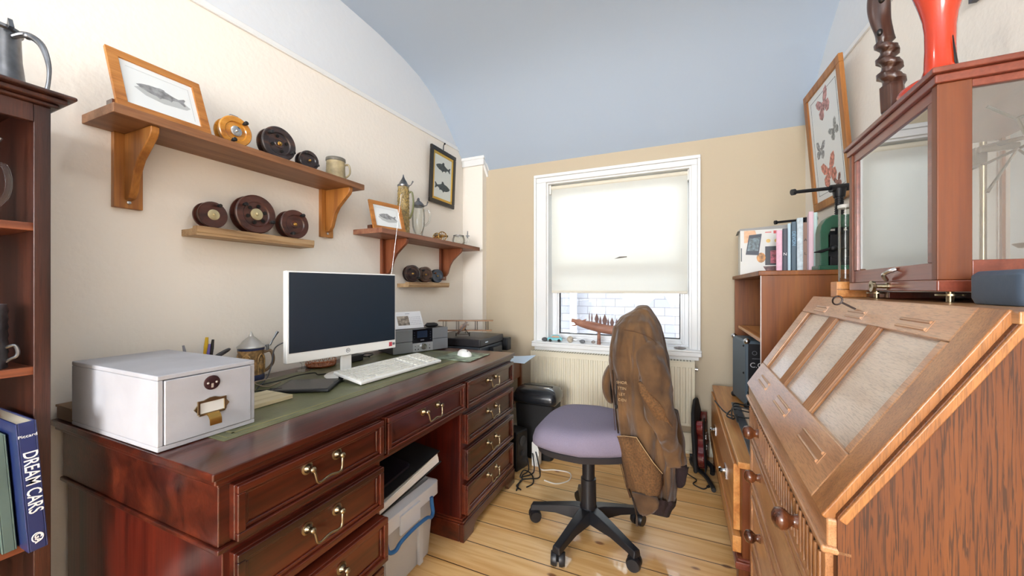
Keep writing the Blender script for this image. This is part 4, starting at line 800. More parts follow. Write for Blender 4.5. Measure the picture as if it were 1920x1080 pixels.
b = MB(); b.tube([(-.16, 0, .158), (-.20, 0, .17), (-.23, 0, .175), (-.262, 0, .182)], [.018, .022, .017, .016], 10); b.tube([(-.21, 0, .155), (-.235, 0, .14), (-.262, 0, .135)], [.010, .006, .004], 8); b.tube([(-.175, 0, .178), (-.15, 0, .188), (-.145, 0, .192)], [.006, .006, .003], 8)
for k in range(3): b.cyl((-.262+k*.012, 0, .168), (-.262+k*.012, 0, .140), .0014, n=6)
b.build('head', M_dr, dg)
for k, (x_, h_, w_) in enumerate(((-.12, .10, .004), (-.10, .095, .006), (-.062, .10, .017), (-.034, .085, .011), (.0, .11, .02), (.026, .08, .008), (.055, .085, .016), (.09, .08, .01), (.13, .085, .015), (.17, .075, .01))):
    zb = .158-.03*min(1, (x_+.12)/.12); b = MB(); b.prism([(x_-.002, zb), (x_-w_, zb+h_*.55), (x_, zb+h_), (x_+w_, zb+h_*.55), (x_+.002, zb)], 'xz', -.002, .002); b.build('spine', mat('spine_wood', (104, 70, 62), .5), dg)
b = MB(); b.lathe([(.016, 0), (.014, .02), (.012, .09), (.014, .1)], (-.045, 0, 0), 'z', 12); b.build('stand_post', M_dr, dg)
b = MB(); b.lathe([(.014, 0), (.012, .09)], (.20, 0, 0), 'z', 12); b.build('stand_post', M_dr, dg)

# ---------------------------------------------------------------- office chair
ch = thing('office_chair', 'swivel office chair with a mauve-grey fabric seat and black base', 'chair', (-.385, 1.80, 0)); M_chb = mat('chair_black', (28, 28, 32), .38)
b = MB()
def seatring(z, k, dz=0):
    out = []
    for i in range(40):
        a = 2*PI*i/40; c, s = math.cos(a), math.sin(a); e = .62
        x_ = .25*k*math.copysign(abs(c)**e, c); y_ = .235*k*math.copysign(abs(s)**e, s)
        y_ *= 1-.34*min(1, max(0, x_/.22)); out.append((x_+.01, y_, z+dz*(x_/.25)))
    return out
b.rings([seatring(z_+.066, k_*1.04, d_) for z_, k_, d_ in ((.398, .90, 0), (.402, .96, 0), (.42, 1.0, .004), (.450, 1.0, .008), (.476, .965, .01), (.492, .88, .01), (.499, .7, .008), (.50, .4, .004), (.50, .1, 0))])
for v in b.bm.verts:
    if v.co.x < -.14: v.co.z -= ((-.14-v.co.x)/.11)**2*.03
b.build('seat', mat('mauve_fabric', (132, 124, 143), .95, var=.05, vscale=400, bump=.5, bscale=350), ch, sharp=80)
b = MB(); b.rings([seatring(.428, .80), seatring(.434, .95), seatring(.462, .99), seatring(.469, .95)]); b.build('seat_pan', mat('seat_shell', (40, 38, 42), .6), ch, sharp=60)
b = MB(); b.lathe([(.036, .10), (.040, .12), (.037, .16), (.036, .27), (.030, .272), (.030, .38), (.033, .384), (.027, .388), (.027, .43)], n=24); b.build('gas_column', M_chb, ch)
b = MB(); b.box(-.09, .14, -.05, .05, .408, .430); b.tube(spline([(.10, 0, .418), (.20, 0, .42), (.252, 0, .47), (.26, 0, .60), (.258, 0, .75)], 5), .014, 10, flat=.6); b.build('back_bar', M_chb, ch)
b = MB(); b.rings([[(.245+x_, y_*s, z_) for x_, y_ in ((-.02, -1), (.02, -1), (.028, 0), (.02, 1), (-.02, 1), (-.012, 0))] for z_, s in ((.62, .12), (.64, .14), (.80, .15), (.90, .14), (.97, .10), (.98, .04))]); b.build('backrest', mat('backrest_fabric', (74, 70, 84), .9), ch, bev=.01)
for a in (182, 254, 326, 38, 110):
    ar = R(a); c, s = math.cos(ar), math.sin(ar); b = MB()
    def q(r_, z_, t_): return (r_*c-t_*s, r_*s+t_*c, z_)
    rs = []
    for r_, zt, zb, hw in ((.02, .135, .075, .028), (.07, .132, .075, .025), (.16, .115, .078, .02), (.25, .095, .066, .017), (.288, .088, .058, .017), (.292, .07, .06, .012)): hw *= 1.3; rs.append([q(r_, zb, -hw), q(r_, zb, hw), q(r_, zt, hw*.75), q(r_, zt, -hw*.75)])
    b.rings(rs); leg = b.build('leg', M_chb, ch, bev=.005, seg=3)
    b = MB(); ca = ar+.5; cc, cs = math.cos(ca), math.sin(ca); o = q(.272, 0, 0)
    for w_ in (-1, 1):
        p0 = (o[0]-cs*w_*.006, o[1]+cc*w_*.006, .0315); p1 = (o[0]-cs*w_*.030, o[1]+cc*w_*.030, .0315); b.tube([p0, ((p0[0]+p1[0])/2, (p0[1]+p1[1])/2, .0315), p1], [.0300, .0310, .026], 20)
    b.cyl((o[0], o[1], .02), (o[0], o[1], .075), .007); b.build('caster', M_chb, leg)
b = MB(); b.lathe([(.04, .07), (.045, .08), (.045, .13), (.036, .14)], n=24); b.build('hub', M_chb, ch)

# jacket hung over the backrest
jk = thing('canvas_jacket', 'brown canvas work jacket draped over the office chair back', 'jacket', (-.13, 1.80, .40))
m = bpy.data.materials.new('brown_canvas'); m.use_nodes = True; n = m.node_tree.nodes; L = m.node_tree.links; q_ = n['Principled BSDF']; q_.inputs['Roughness'].default_value = .95; q_.inputs['Sheen Weight'].default_value = .15
tc = n.new('ShaderNodeTexCoord'); z1 = n.new('ShaderNodeTexNoise'); z1.inputs['Scale'].default_value = 7; z1.inputs['Detail'].default_value = 8; L.new(tc.outputs['Object'], z1.inputs['Vector'])
r1 = n.new('ShaderNodeValToRGB'); e = r1.color_ramp.elements; e[0].position = .32; e[0].color = lin((66, 45, 26)); e[1].position = .72; e[1].color = lin((116, 84, 51)); L.new(z1.outputs['Fac'], r1.inputs[0]); L.new(r1.outputs[0], q_.inputs['Base Color'])
z2 = n.new('ShaderNodeTexNoise'); z2.inputs['Scale'].default_value = 220; L.new(tc.outputs['Object'], z2.inputs['Vector']); bu = n.new('ShaderNodeBump'); bu.inputs['Strength'].default_value = .3; bu.inputs['Distance'].default_value = .002; L.new(z2.outputs['Fac'], bu.inputs['Height'])
mw = n.new('ShaderNodeMapping'); mw.inputs['Scale'].default_value = (15, 15, 3.5); mw.inputs['Rotation'].default_value = (0, .35, 0); L.new(tc.outputs['Object'], mw.inputs[0]); z3 = n.new('ShaderNodeTexNoise'); z3.inputs['Scale'].default_value = 1; z3.inputs['Detail'].default_value = 1; z3.inputs['Distortion'].default_value = .4; L.new(mw.outputs[0], z3.inputs['Vector']); b3 = n.new('ShaderNodeBump'); b3.inputs['Strength'].default_value = 1; b3.inputs['Distance'].default_value = .035; L.new(z3.outputs['Fac'], b3.inputs['Height']); L.new(b3.outputs[0], bu.inputs['Normal']); L.new(bu.outputs[0], q_.inputs['Normal'])
M_cv = m
def wrinkle(b, amp, sc=1.0, top=9):
    b.bm.normal_update(); bmesh.ops.recalc_face_normals(b.bm, faces=b.bm.faces); out = []
    for v in b.bm.verts:
        p = v.co; q = Vector((p.x*11+p.z*3.2, p.y*9-p.z*2.4, p.z*3.4))*sc
        h = noise.ridged_multi_fractal(q, 1.0, 2.1, 3, 1.0, 2.0)-1.1
        h += .5*noise.noise(Vector((p.x*30, p.y*30, p.z*14)))
        k = min(1, max(.25, (top-p.z)/.12)); out.append(v.co+v.normal*max(-1.2, min(1.2, h))*amp*k)
    for v, c_ in zip(b.bm.verts, out): v.co = c_
    return b
M_suede = mat('suede_patch', (106, 74, 42), .95, var=.22, vscale=140, bump=.6, bscale=300)
def pxX(px, Y=1.80):
    u = px-960; return Y*(-280.2+.9157*u)/(638.2+.402*u)
ROWS = [(572, 1196, 1214, .03), (580, 1190, 1221, .09), (594, 1167, 1230, .14), (615, 1152, 1240, .19), (640, 1149, 1247, .215), (670, 1146, 1253, .225), (700, 1146, 1258, .225), (740, 1153, 1262, .22), (780, 1158, 1265, .215), (820, 1162, 1268, .21), (860, 1168, 1270, .205), (895, 1176, 1269, .2), (925, 1186, 1266, .195), (945, 1193, 1258, .19)]
def jz(py): return 1.19-(py-540.5)*.00246
NJ = 144
def jpoint(row, a, off=0):
    py, l, r_, hy = row; xl, xr = pxX(l), pxX(r_); cx, hx = (xl+xr)/2, (xr-xl)/2
    c, s = math.cos(a), math.sin(a); t = (py-572)/373; k = min(1, t*4)
    fold = (.030*(abs(math.sin(2.5*a+2.6*t+.4))-.6)+.022*(abs(math.sin(5*a-4.2*t))-.6)+.010*(abs(math.sin(9*a+7*t))-.6))*k
    e = .8
    x_ = cx+hx*math.copysign(abs(c)**e, c)+(off*c); y_ = 1.80+(hy+fold+off)*math.copysign(abs(s)**e, s)
    zz = 1.19-(py-540.5)*.00246*min(y_, 1.80)/1.80+.004*math.sin(6*a+t*9)*k
    return (x_, y_, zz)
def rowat(py):
    for i in range(len(ROWS)-1):
        if ROWS[i][0] <= py <= ROWS[i+1][0]:
            k = (py-ROWS[i][0])/(ROWS[i+1][0]-ROWS[i][0]); return (py,)+tuple(ROWS[i][j]*(1-k)+ROWS[i+1][j]*k for j in (1, 2, 3))
    return ROWS[-1]
rows = [rowat(572+362*i/92) for i in range(93)]
outer = [[jpoint(r_, 2*PI*k/NJ) for k in range(NJ)] for r_ in rows]
inner = [[jpoint(r_, 2*PI*k/NJ, -.012) for k in range(NJ)] for r_ in rows[16:]][::-1]
b = MB(); b.rings(outer+inner); wrinkle(b, .009, top=1.12).build('jacket_body', M_cv, jk, True, sub=1, sharp=180)
def pz(py, px, Y): return 1.19-(py-540.5)*Y/(638.2+.402*(px-960))
# collar lobe hanging on the seat side
b = MB(); X0 = pxX(1150); rs = []
for z_, x_, wx, wy in ((.86, X0+.015, .012, .05), (.82, X0-.008, .022, .075), (.77, X0-.016, .024, .08), (.72, X0-.014, .022, .07), (.685, X0-.002, .012, .045), (.67, X0+.006, .005, .02)):
    rs.append([(x_+wx*math.cos(2*PI*k/20)+.003*math.sin(k*1.9), 1.72+wy*math.sin(2*PI*k/20), z_) for k in range(20)])
b.rings(rs); wrinkle(b, .005).build('collar', M_cv, jk, True, sub=1, sharp=180)
# near sleeve hanging down the side, with a suede elbow patch
def pz(py, px, Y): return 1.19-(py-540.5)*Y/(638.2+.402*(px-960))
def sleeve(path, n=24, ph=0, k=5):
    rs = []
    P = [(pxX(px, y), y, pz(py, px, y), r1, r2) for px, py, y, r1, r2 in path]
    kk = k; Q = spline([p_[:3] for p_ in P], kk); m_ = len(Q)
    for i, q in enumerate(Q):
        k = i/kk; i0 = min(int(k), len(P)-2); f = k-i0; r1 = P[i0][3]*(1-f)+P[i0+1][3]*f; r2 = P[i0][4]*(1-f)+P[i0+1][4]*f
        ring = []
        for j in range(n):
            a = 2*PI*j/n; w_ = 1+.10*(abs(math.sin(1.5*a+k*1.6+ph))-.5)+.05*math.sin(4*a-k*4)
            ring.append((q[0]+r1*w_*math.cos(a), q[1]+r2*w_*math.sin(a), q[2]+.35*r1*math.cos(a)*(i/m_)))
        rs.append(ring)
    return rs
b = MB(); b.rings(sleeve(n=48, k=10, path=[(1216, 628, 1.70, .035, .05), (1221, 650, 1.625, .050, .06), (1225, 690, 1.585, .058, .055), (1229, 735, 1.568, .060, .05), (1238, 775, 1.565, .052, .045), (1250, 812, 1.58, .042, .04), (1259, 845, 1.63, .036, .038), (1263, 872, 1.66, .034, .034)])); wrinkle(b, .009, 1.3).build('sleeve', M_cv, jk, True, sub=1, sharp=180)
b = MB(); b.rings(sleeve([(1201, 716, 1.545, .010, .012), (1208, 732, 1.528, .019, .016), (1221, 752, 1.520, .025, .017), (1237, 776, 1.528, .024, .016), (1252, 802, 1.548, .018, .014), (1258, 824, 1.570, .008, .008)], ph=1)); b.build('elbow_patch', M_suede, jk, True, sub=1, sharp=180)
b = MB(); b.rings(sleeve([(1258, 770, 1.80, .03, .04), (1266, 820, 1.78, .034, .04), (1271, 850, 1.78, .032, .036), (1273, 872, 1.78, .030, .034)])); b.build('far_sleeve', M_cv, jk, True, sharp=180)
M_rib = mat('dark_ribbing', (44, 30, 32), .95, bump=.6, bscale=150)
b = MB(); b.rings(sleeve([(1273, 868, 1.78, .032, .035), (1275, 880, 1.78, .030, .03), (1276, 900, 1.78, .024, .026), (1276, 912, 1.78, .014, .018)])); b.build('cuff', M_rib, jk, True, sharp=60)
# hem ribbing and the front flap below it
def hemring(py, off, sc):
    row = rowat(min(945, py)); xl, xr = pxX(row[1]), pxX(row[2]); out = []
    for k in range(NJ):
        a = 2*PI*k/NJ; c, q_ = math.cos(a), math.sin(a); f = .006*math.sin(9*a)+.004*math.sin(17*a)
        out.append(((xl+xr)/2+((xr-xl)/2*sc+off+f*.4)*math.copysign(abs(c)**.8, c), 1.80+(row[3]*sc+off+f)*math.copysign(abs(q_)**.8, q_), 1.19-(py-540.5)*.00246*min(1.80+(row[3]*sc+off+f)*math.copysign(abs(q_)**.8, q_), 1.80)/1.80))
    return out
hr = [hemring(928, .006, 1), hemring(934, .009, 1), hemring(944, .004, .98), hemring(956, -.004, .96), hemring(958, -.012, .94), hemring(940, -.016, .94)]
b = MB(); b.rings(hr, cap=False); b.build('hem_band', M_rib, jk, True, sharp=180)
b = MB(); y_ = 1.585; X_ = lambda px: pxX(px, y_)
rs = []
for py, l, r_, yy in ((932, 1185, 1232, 1.572), (942, 1188, 1236, 1.562), (952, 1190, 1234, 1.557), (962, 1194, 1226, 1.555), (969, 1199, 1214, 1.56)):
    zz = 1.19-(py-540.5)*yy/743; xl, xr = pxX(l, yy), pxX(r_, yy)
    rs.append([(xl+(xr-xl)*k/8, yy-.008*math.sin(k/8*PI)-.003*math.sin(k*2.2), zz) for k in range(9)]+[(xl+(xr-xl)*k/8, yy+.012, zz) for k in range(8, -1, -1)])
b.rings(rs); b.build('front_flap', M_cv, jk, True, sharp=180)
# suede pocket patch on the near side
def surf(px, py, off):
    row = rowat(py); xl, xr = pxX(row[1]), pxX(row[2]); x_ = pxX(px); best = None
    for k in range(360):
        a = PI+PI*k/360; p_ = jpoint(row, a, off)
        if best is None or abs(p_[0]-x_) < abs(best[0]-x_): best = p_
    return best
b = MB(); g = []
pk = [(822, 1167, 1203), (840, 1168, 1215), (860, 1171, 1230), (880, 1175, 1245), (900, 1179, 1246), (920, 1183, 1240), (935, 1187, 1216)]
for py, l, r_ in pk: g.append([surf(l+(r_-l)*k/10, py, .016) for k in range(11)])
vs = [p_ for r_ in g for p_ in r_]; b.add(vs, [(i*11+k, i*11+k+1, (i+1)*11+k+1, (i+1)*11+k) for i in range(len(g)-1) for k in range(10)])
o = b.build('pocket', M_suede, jk, True, sharp=180); d = o.modifiers.new('s', 'SOLIDIFY'); d.thickness = .004; d.offset = 0
M_stitch = mat('stitching', (196, 164, 120), .8)
b = MB(); b.tube([surf(px, py, .0195) for px, py in [(1168, 822), (1180, 821), (1203, 822), (1215, 840), (1230, 860), (1245, 880)]], .0013, 6); b.build('pocket_stitching', M_stitch, jk, True)
M_seam = mat('seam_dark', (74, 48, 28), .9)
b = MB(); P = [surf(px, py, .008) for px, py in ((1160, 700), (1161, 730), (1163, 760), (1166, 800), (1170, 840), (1176, 880), (1184, 915))]+[(pxX(1188, 1.55), 1.545, pz(940, 1188, 1.55)), (pxX(1194, 1.55), 1.55, pz(968, 1194, 1.55))]; b.tube(spline(P, 4), .003, 6); e2 = P[-1]; b.prism([(e2[0]-.004, e2[2]-.04), (e2[0]+.004, e2[2]-.04), (e2[0]+.003, e2[2]), (e2[0]-.003, e2[2])], 'xz', e2[1]-.002, e2[1]+.002); b.build('zip', mat('zip_dark', (52, 38, 28), .5, .3), jk, True)
for pts in ([(1180, 620), (1200, 622), (1222, 632), (1234, 645), (1222, 662), (1212, 690), (1208, 712)], [(1160, 700), (1160, 760), (1163, 840), (1176, 900), (1186, 935)]):
    P = [surf(px, py, .014) for px, py in pts]; b = MB(); b.tube(spline(P, 4), .0016, 6); b.build('seam', M_seam, jk, True)
for k, s_ in enumerate(('SHOR', 'TTIN', 'LEY', 'DEN')):
    p_ = surf(1178, 718+k*11, .014); text(s_, .016, mat('faded_embroidery', (160, 134, 98), .8), jk, axes((p_[0], p_[1]-.008, p_[2]), (1, .0, 0), (0, 0, 1)), 'embroidery')
b = MB(); b.tube(spline([(pxX(1158, 1.62), 1.615, .82), (pxX(1156, 1.62), 1.61, .74), (pxX(1156, 1.62), 1.61, .70)], 4), .0022, 6); b.ball((pxX(1156, 1.62), 1.61, .69), (.006, .006, .010), 8); b.build('drawstring', M_mblack, jk, True)

# ---------------------------------------------------------------- sideboard on the right
sb = thing('sideboard', 'low orange pine chest of drawers under the small bookcase', 'chest of drawers', (.222, 1.64, 0), R(-.6))
b = MB(); b.box(.012, .53, .01, 1.22, .14, .505); b.build('carcass', M_redv, sb, bev=.002)
b = MB(); b.box(-.004, .54, -.004, 1.23, .505, .53); b.build('top', M_pine, sb, bev=.004, seg=3)
b = MB(); b.box(-.012, .012, .06, 1.19, .235, .495); dr = b.build('drawer', M_pine, sb, bev=.003)
for y_ in (.32, .86):
    b = MB(); b.lathe([(.026, -.012), (.026, -.014), (.01, -.016), (.008, -.026), (.016, -.034), (.012, -.042), (0, -.043)], (0, y_, .35), 'x', 20); b.box(-.016, -.012, y_-.03, y_+.03, .325, .375); b.build('handle', mat('chrome', (190, 192, 196), .15, 1), dr)
b = MB(); b.box(-.018, .012, .03, 1.215, .165, .228); b.build('drawer', M_pine, sb, bev=.003)
b = MB(); b.box(-.012, .53, -.002, 1.225, .12, .15); b.box(-.006, .53, .002, 1.22, .15, .16); b.build('base_moulding', M_red, sb, bev=.005)
for x_ in (.0, .46):
    for y_ in (.01, 1.15): b = MB(); b.box(x_, x_+.06, y_, y_+.06, 0, .12); b.build('leg', M_redv, sb, bev=.004)
t = thing('metal_strip', 'long dark grey strip lying along the sideboard top', 'rail', (.285, 1.70, .5305), R(-2)); b = MB(); b.box(-.018, .018, 0, .75, 0, .008); b.build('strip', mat('grey_strip', (92, 98, 106), .3, .5), t, bev=.001)
t = thing('metal_strip', 'pale wooden batten lying beside the grey strip on the sideboard', 'batten', (.320, 1.72, .5305), R(-2)); t.name = 'wooden_batten'; b = MB(); b.box(-.014, .014, 0, .6, 0, .014); b.build('batten', mat('pale_batten', (222, 196, 168), .5), t, bev=.001)
GW = 'black leads heaped on the sideboard top'
for i, lab in enumerate(('black lead drooping furthest left off the sideboard top', 'black lead looped over the grey strip', 'black lead coiled against the amplifier foot', 'thin black lead nearest the bureau')):
    o = i*.02
    P = [(.25+o*.5, 2.02+o*2, .56), (.21+o, 2.10-o, .575-o*.3), (.28, 2.20+o, .556+o*.4), (.36, 2.12+o*3, .57), (.40-o, 2.22, .60+o), (.37, 2.34, .60), (.33+o, 2.28+o, .56), (.40, 2.12+o, .555)]
    if i == 0: P = [(.20, 2.32, .57), (.24, 2.20, .546), (.30, 2.14, .55), (.38, 2.12, .56), (.44, 2.14, .555)]
    cable(lab, P, .0036, group=GW)
# amplifier
am = thing('guitar_amplifier', 'small black guitar amplifier inside the small bookcase', 'amplifier', (.352, 2.37, .5305), R(7))
b = MB(); b.box(0, .36, .0, .26, .012, .372); b.build('cabinet', mat('tolex', (78, 94, 106), .5, bump=.4, bscale=400), am, bev=.012, seg=3)
b = MB(); b.box(.012, .348, -.004, .004, .03, .355); gr = b.build('grille', mat('grille_black', (16, 16, 22), .7), am)
Mam = mat('amp_lettering', (206, 206, 210), .4)
text('C.G', .038, Mam, am, axes((.050, -.005, .24), (1, 0, 0), (0, 0, 1)), 'lettering', W=False)
text('O  A', .034, mat('amp_knob_grey', (96, 98, 106), .4), am, axes((.062, -.005, .305), (1, 0, 0), (0, 0, 1)), 'lettering', W=False)
b = MB(); b.box(.03, .12, -.0052, -.0038, .274, .278); b.build('trim_line', MT['amp_knob_grey'], am)
for x_ in (.0, .36):
    for y_ in (.0, .26):
        for z_ in (.016, .368): b = MB(); b.ball((x_+(.008 if x_ < .1 else -.008), y_+(.008 if y_ < .1 else -.008), z_), .017, 8); b.build('corner_cap', M_steel if z_ > .1 else M_black, am)
b = MB(); b.ball((-.001, .03, .19), .006, 6); b.ball((-.001, .03, .34), .006, 6); b.build('side_screw', M_mblack, am)
b = MB(); b.box(.12, .24, .10, .13, .371, .378); b.build('carry_handle', M_mblack, am, bev=.003)
# small bookcase on the sideboard
sk = thing('small_bookcase', 'teak open bookcase standing on the sideboard', 'bookcase', (.357, 1.995, .53), R(-.5)); h = .738
b = MB(); b.box(.0, .40, 0, .018, 0, h-.022); b.build('side_panel', M_teak, sk, bev=.001)
b = MB(); b.box(.0, .40, .87, .888, 0, h-.022); b.build('side_panel', M_teak, sk, bev=.001)
b = MB(); b.box(.39, .40, .018, .87, 0, h-.022); b.build('back_panel', M_redv, sk)
b = MB(); b.box(-.012, .41, -.008, .896, h-.022, h); b.build('top', M_teak, sk, bev=.004)
b = MB(); b.box(.01, .39, .018, .80, .40, .42); b.build('shelf', M_pine, sk, bev=.005)
b = MB(); b.box(-.003, .0, -.001, .006, 0, h-.022); b.build('edge_strip', mat('worn_edge', (222, 210, 204), .4), sk)
BZ = .53+h+.0005
# boxed set and books on the bookcase
t = thing('product_box', 'white printed box with a hand holding a phone on its side', 'box', (.358, 2.60, BZ), R(-5)); b = MB(); b.box(0, .235, 0, .22, 0, .265); b.build('carton', mat('carton_white', (214, 214, 208), .45), t, bev=.001)
b = MB(); b.prism([(-.014, .262), (.0, .275), (.235, .285), (.235, .265), (.0, .265)], 'xz', -.002, .222); b.build('lid_flap', mat('carton_grey', (150, 148, 144), .5), t)
def patch(parent, name, poly, col, y=-.0008, var=0, z0=0):
    b = MB(); b.prism(poly, 'xz', y, 0); return b.build(name, mat('%s_%d_%d_%d' % (name, col[0], col[1], col[2]), col, .45, var=var, vscale=60), parent)
patch(t, 'hand_print', [(.02, .262), (.075, .262), (.085, .225), (.07, .20), (.055, .215), (.035, .19), (.02, .19)], (226, 174, 132), var=.1)
patch(t, 'phone_print', [(.045, .235), (.108, .24), (.093, .115), (.028, .12)], (36, 44, 60), -.0016)
patch(t, 'phone_screen', [(.047, .215), (.100, .219), (.090, .14), (.036, .143)], (88, 104, 110), -.0022, .7)
patch(t, 'dark_panel', [(.125, .165), (.235, .165), (.235, .055), (.125, .055)], (38, 40, 50))
patch(t, 'food_print', [(.15, .14), (.232, .142), (.232, .065), (.15, .065)], (150, 70, 84), -.0016, .6)
patch(t, 'bowl_print', [(.115, .048), (.232, .052), (.225, .015), (.17, .0), (.13, .02)], (86, 48, 44), -.0008, .7)
patch(t, 'round_print', [(.105+.022*math.cos(k*PI/6), .10+.03*math.sin(k*PI/6)) for k in range(12)], (190, 132, 66), -.0012, .4)
for x_ in (.14, .18): patch(t, 'spot_print', [(x_+.011*math.cos(k*PI/6), .197+.011*math.sin(k*PI/6)) for k in range(12)], (216, 178, 90))
patch(t, 'red_mark', [(.165, .238), (.182, .238), (.182, .255), (.165, .255)], (200, 56, 60)); patch(t, 'red_line', [(.125, .244), (.155, .244), (.155, .25), (.125, .25)], (206, 110, 104)); patch(t, 'side_stripe', [(.004, .08), (.009, .08), (.009, .16), (.004, .16)], (60, 70, 70))
GK = 'upright books on the small bookcase'
def ubook(lab, x, y, w_, h_, col, d=.17, var=0, title=None, tcol=(230, 230, 230)):
    t = thing('book', lab, 'book', (x, y, BZ), R(-12), GK); b = MB(); b.box(0, .003, 0, d, 0, h_); b.box(w_-.003, w_, 0, d, 0, h_); b.box(.003, w_-.003, 0, .004, 0, h_); c = b.build('cover', mat('book_%d_%d_%d' % col, col, .5, var=var, vscale=50), t, bev=.001)
    b = MB(); b.box(.003, w_-.003, .004, d-.004, .003, h_-.004); b.build('pages', mat('book_pages', (216, 210, 196), .8), t)
    if title:
        for s_, sz, zz, cc in title: text(s_, sz, mat('ttl_%d_%d_%d' % cc, cc, .5), t, axes((w_/2, -.0006, zz), (0, 0, -1) if len(s_) > 2 else (1, 0, 0), (1, 0, 0) if len(s_) > 2 else (0, 0, 1)), 'title', W=False)
ubook('pale pink book right of the white printed box', .493, 2.38, .026, .228, (226, 178, 196), var=.06)
ubook('black and red book right of the pale pink one', .5205, 2.38, .0225, .236, (46, 50, 66), title=[('N', .022, .10, (220, 220, 220))])
ubook('pale blue book right of the black and red one', .5435, 2.38, .013, .262, (190, 216, 228))
ubook('dark teal book with blue lettering beside the pale blue one', .557, 2.37, .021, .268, (66, 92, 108), title=[('DEVON', .022, .18, (120, 170, 200))])
ubook('wide pale blue-white book with a speckled spine', .5785, 2.36, .025, .285, (206, 222, 228), var=.12)
ubook('buff book with dark red top beside the green vice', .604, 2.38, .030, .262, (178, 142, 124), title=[('A', .02, .17, (60, 50, 50)), ('L', .02, .10, (60, 50, 50))])
ubook('tall pale pink book nearest the green vice', .583, 2.19, .018, .285, (230, 198, 210), d=.15)
ubook('pale mint book between the tall pink book and green vice', .6015, 2.19, .014, .28, (196, 224, 222), d=.15)
b = MB()
# pipe vices
def vice(lab, x, y, s, rz, group='pipe vices on the small bookcase'):
    t = thing('pipe_vice', lab, 'vice', (x, y, BZ), rz, group); M_g = mat('green_enamel', (36, 88, 66), .35, coat=.2, var=.15); M_i = mat('black_iron', (26, 26, 30), .4, .3)
    b = MB(); pts = [(-.075, 0), (-.075, .16), (-.07, .19), (-.055, .215), (-.03, .232), (.03, .232), (.055, .215), (.07, .19), (.075, .16), (.075, 0)]
    inn = [(.045, 0), (.045, .15), (.035, .178), (-.035, .178), (-.045, .15), (-.045, 0)]
    vs = [(p_[0]*s, yy*s, p_[1]*s) for yy in (-.025, .025) for p_ in pts+inn[::-1]]
    n1 = 10; no = 16; I = [15-i for i in range(6)]   # matching inner indices for strips
    mp_ = [15-k for k in range(6)]
    o_i = [10, 10, 11, 12, 12, 13, 13, 14, 15, 15]; o_i = [10, 11, 11, 12, 12, 13, 13, 14, 14, 15]
    b.X = Matrix.Identity(4)
    fs = []
    for yo in (0, 16):
        for k in range(9):
            f_ = [yo+k, yo+k+1, yo+o_i[k+1], yo+o_i[k]]; f_ = list(dict.fromkeys(f_)); fs.append(tuple(f_))
    for k in range(9): fs.append((k, k+1, k+17, k+16))
    for k in range(10, 15): fs.append((k, k+1, k+17, k+16))
    fs += [(0, 16, 26, 10), (9, 25, 31, 15)]
    b.add(vs, fs); b.build('yoke', M_g, t, bev=.004)
    b = MB(); b.box(-.085*s, .085*s, -.035*s, .035*s, 0, .02*s); b.build('base', M_g, t, bev=.004)
    b = MB(); b.box(-.038*s, .038*s, -.02*s, .02*s, .09*s, .15*s); b.prism([(-.038*s, .02*s), (.038*s, .02*s), (.038*s, .06*s), (0, .04*s), (-.038*s, .06*s)], 'xz', -.02*s, .02*s); b.box(-.043*s, .043*s, .012*s, .022*s, .02*s, .17*s); b.build('jaw', M_i, t, bev=.002)
    b = MB(); b.cyl((0, 0, .14*s), (0, 0, .33*s), .014*s); 
    for k in range(9): b.cyl((0, 0, (.24+k*.009)*s), (0, 0, (.244+k*.009)*s), .016*s)
    b.cyl((0, 0, .31*s), (0, 0, .345*s), .02*s, .024*s); b.build('screw', M_i, t)
    b = MB(); b.cyl((-.17*s, -.03*s, .338*s), (.05*s, .01*s, .355*s), .0075*s); b.cyl((-.178*s, -.032*s, .337*s), (-.166*s, -.029*s, .339*s), .013*s); b.cyl((.045*s, .01*s, .355*s), (.055*s, .01*s, .356*s), .013*s); b.cyl((-.032*s, -.006*s, .346*s), (.032*s, .006*s, .352*s), .016*s); b.build('tommy_bar', M_i, t)
    b = MB(); b.cyl((-.05*s, -.04*s, .09*s), (.03*s, -.03*s, .09*s), .005*s); b.ball((-.035*s, -.04*s, .09*s), .014*s, 8); b.tube([(-.05*s, -.04*s, .088*s), (-.08*s, -.045*s, .078*s), (-.105*s, -.05*s, .074*s)], [.005*s, .007*s, .002*s], 8); b.build('latch_pin', M_i, t)
vice('green pipe vice with a black T-handle, in front of the books', .662, 2.08, 1.04, R(4))
vice('second pipe vice mostly hidden behind the books, black bar showing', .705, 2.68, .92, R(0))

# ---------------------------------------------------------------- guitar and floor tangle by the sideboard
gt = thing('electric_guitar', 'dark red electric guitar in black behind the sideboard end', 'guitar', (.175, 2.735, 0), R(80)); A = Matrix.Translation((0, 0, .04)) @ Matrix.Scale(.9, 4) @ Matrix.Rotation(R(-3), 4, 'X')
b = MB(); b.X = A; out = [(0, 0), (.11, .01), (.165, .06), (.165, .12), (.12, .18), (.115, .23), (.15, .29), (.14, .34), (.10, .33), (.05, .30), (0, .30), (-.05, .30), (-.10, .34), (-.14, .32), (-.14, .27), (-.11, .22), (-.12, .17), (-.165, .11), (-.16, .05), (-.11, .01)]
sm = [(q[0], q[1]) for q in spline([(x_, y_, 0) for x_, y_ in out], 4, True)]
b.prism(sm, 'xz', -.022, .022); b.build('guitar_body', mat('cherry_burst', (110, 24, 24), .2, coat=.8, var=.5, vscale=5), gt, bev=.006, seg=3)
b = MB(); b.X = A; b.prism([(-.18, -.01), (.18, -.01), (.185, .2), (.16, .36), (.07, .46), (-.03, .47), (-.14, .40), (-.18, .28)], 'xz', .0225, .05); b.build('gig_bag', M_mblack, gt, bev=.012)
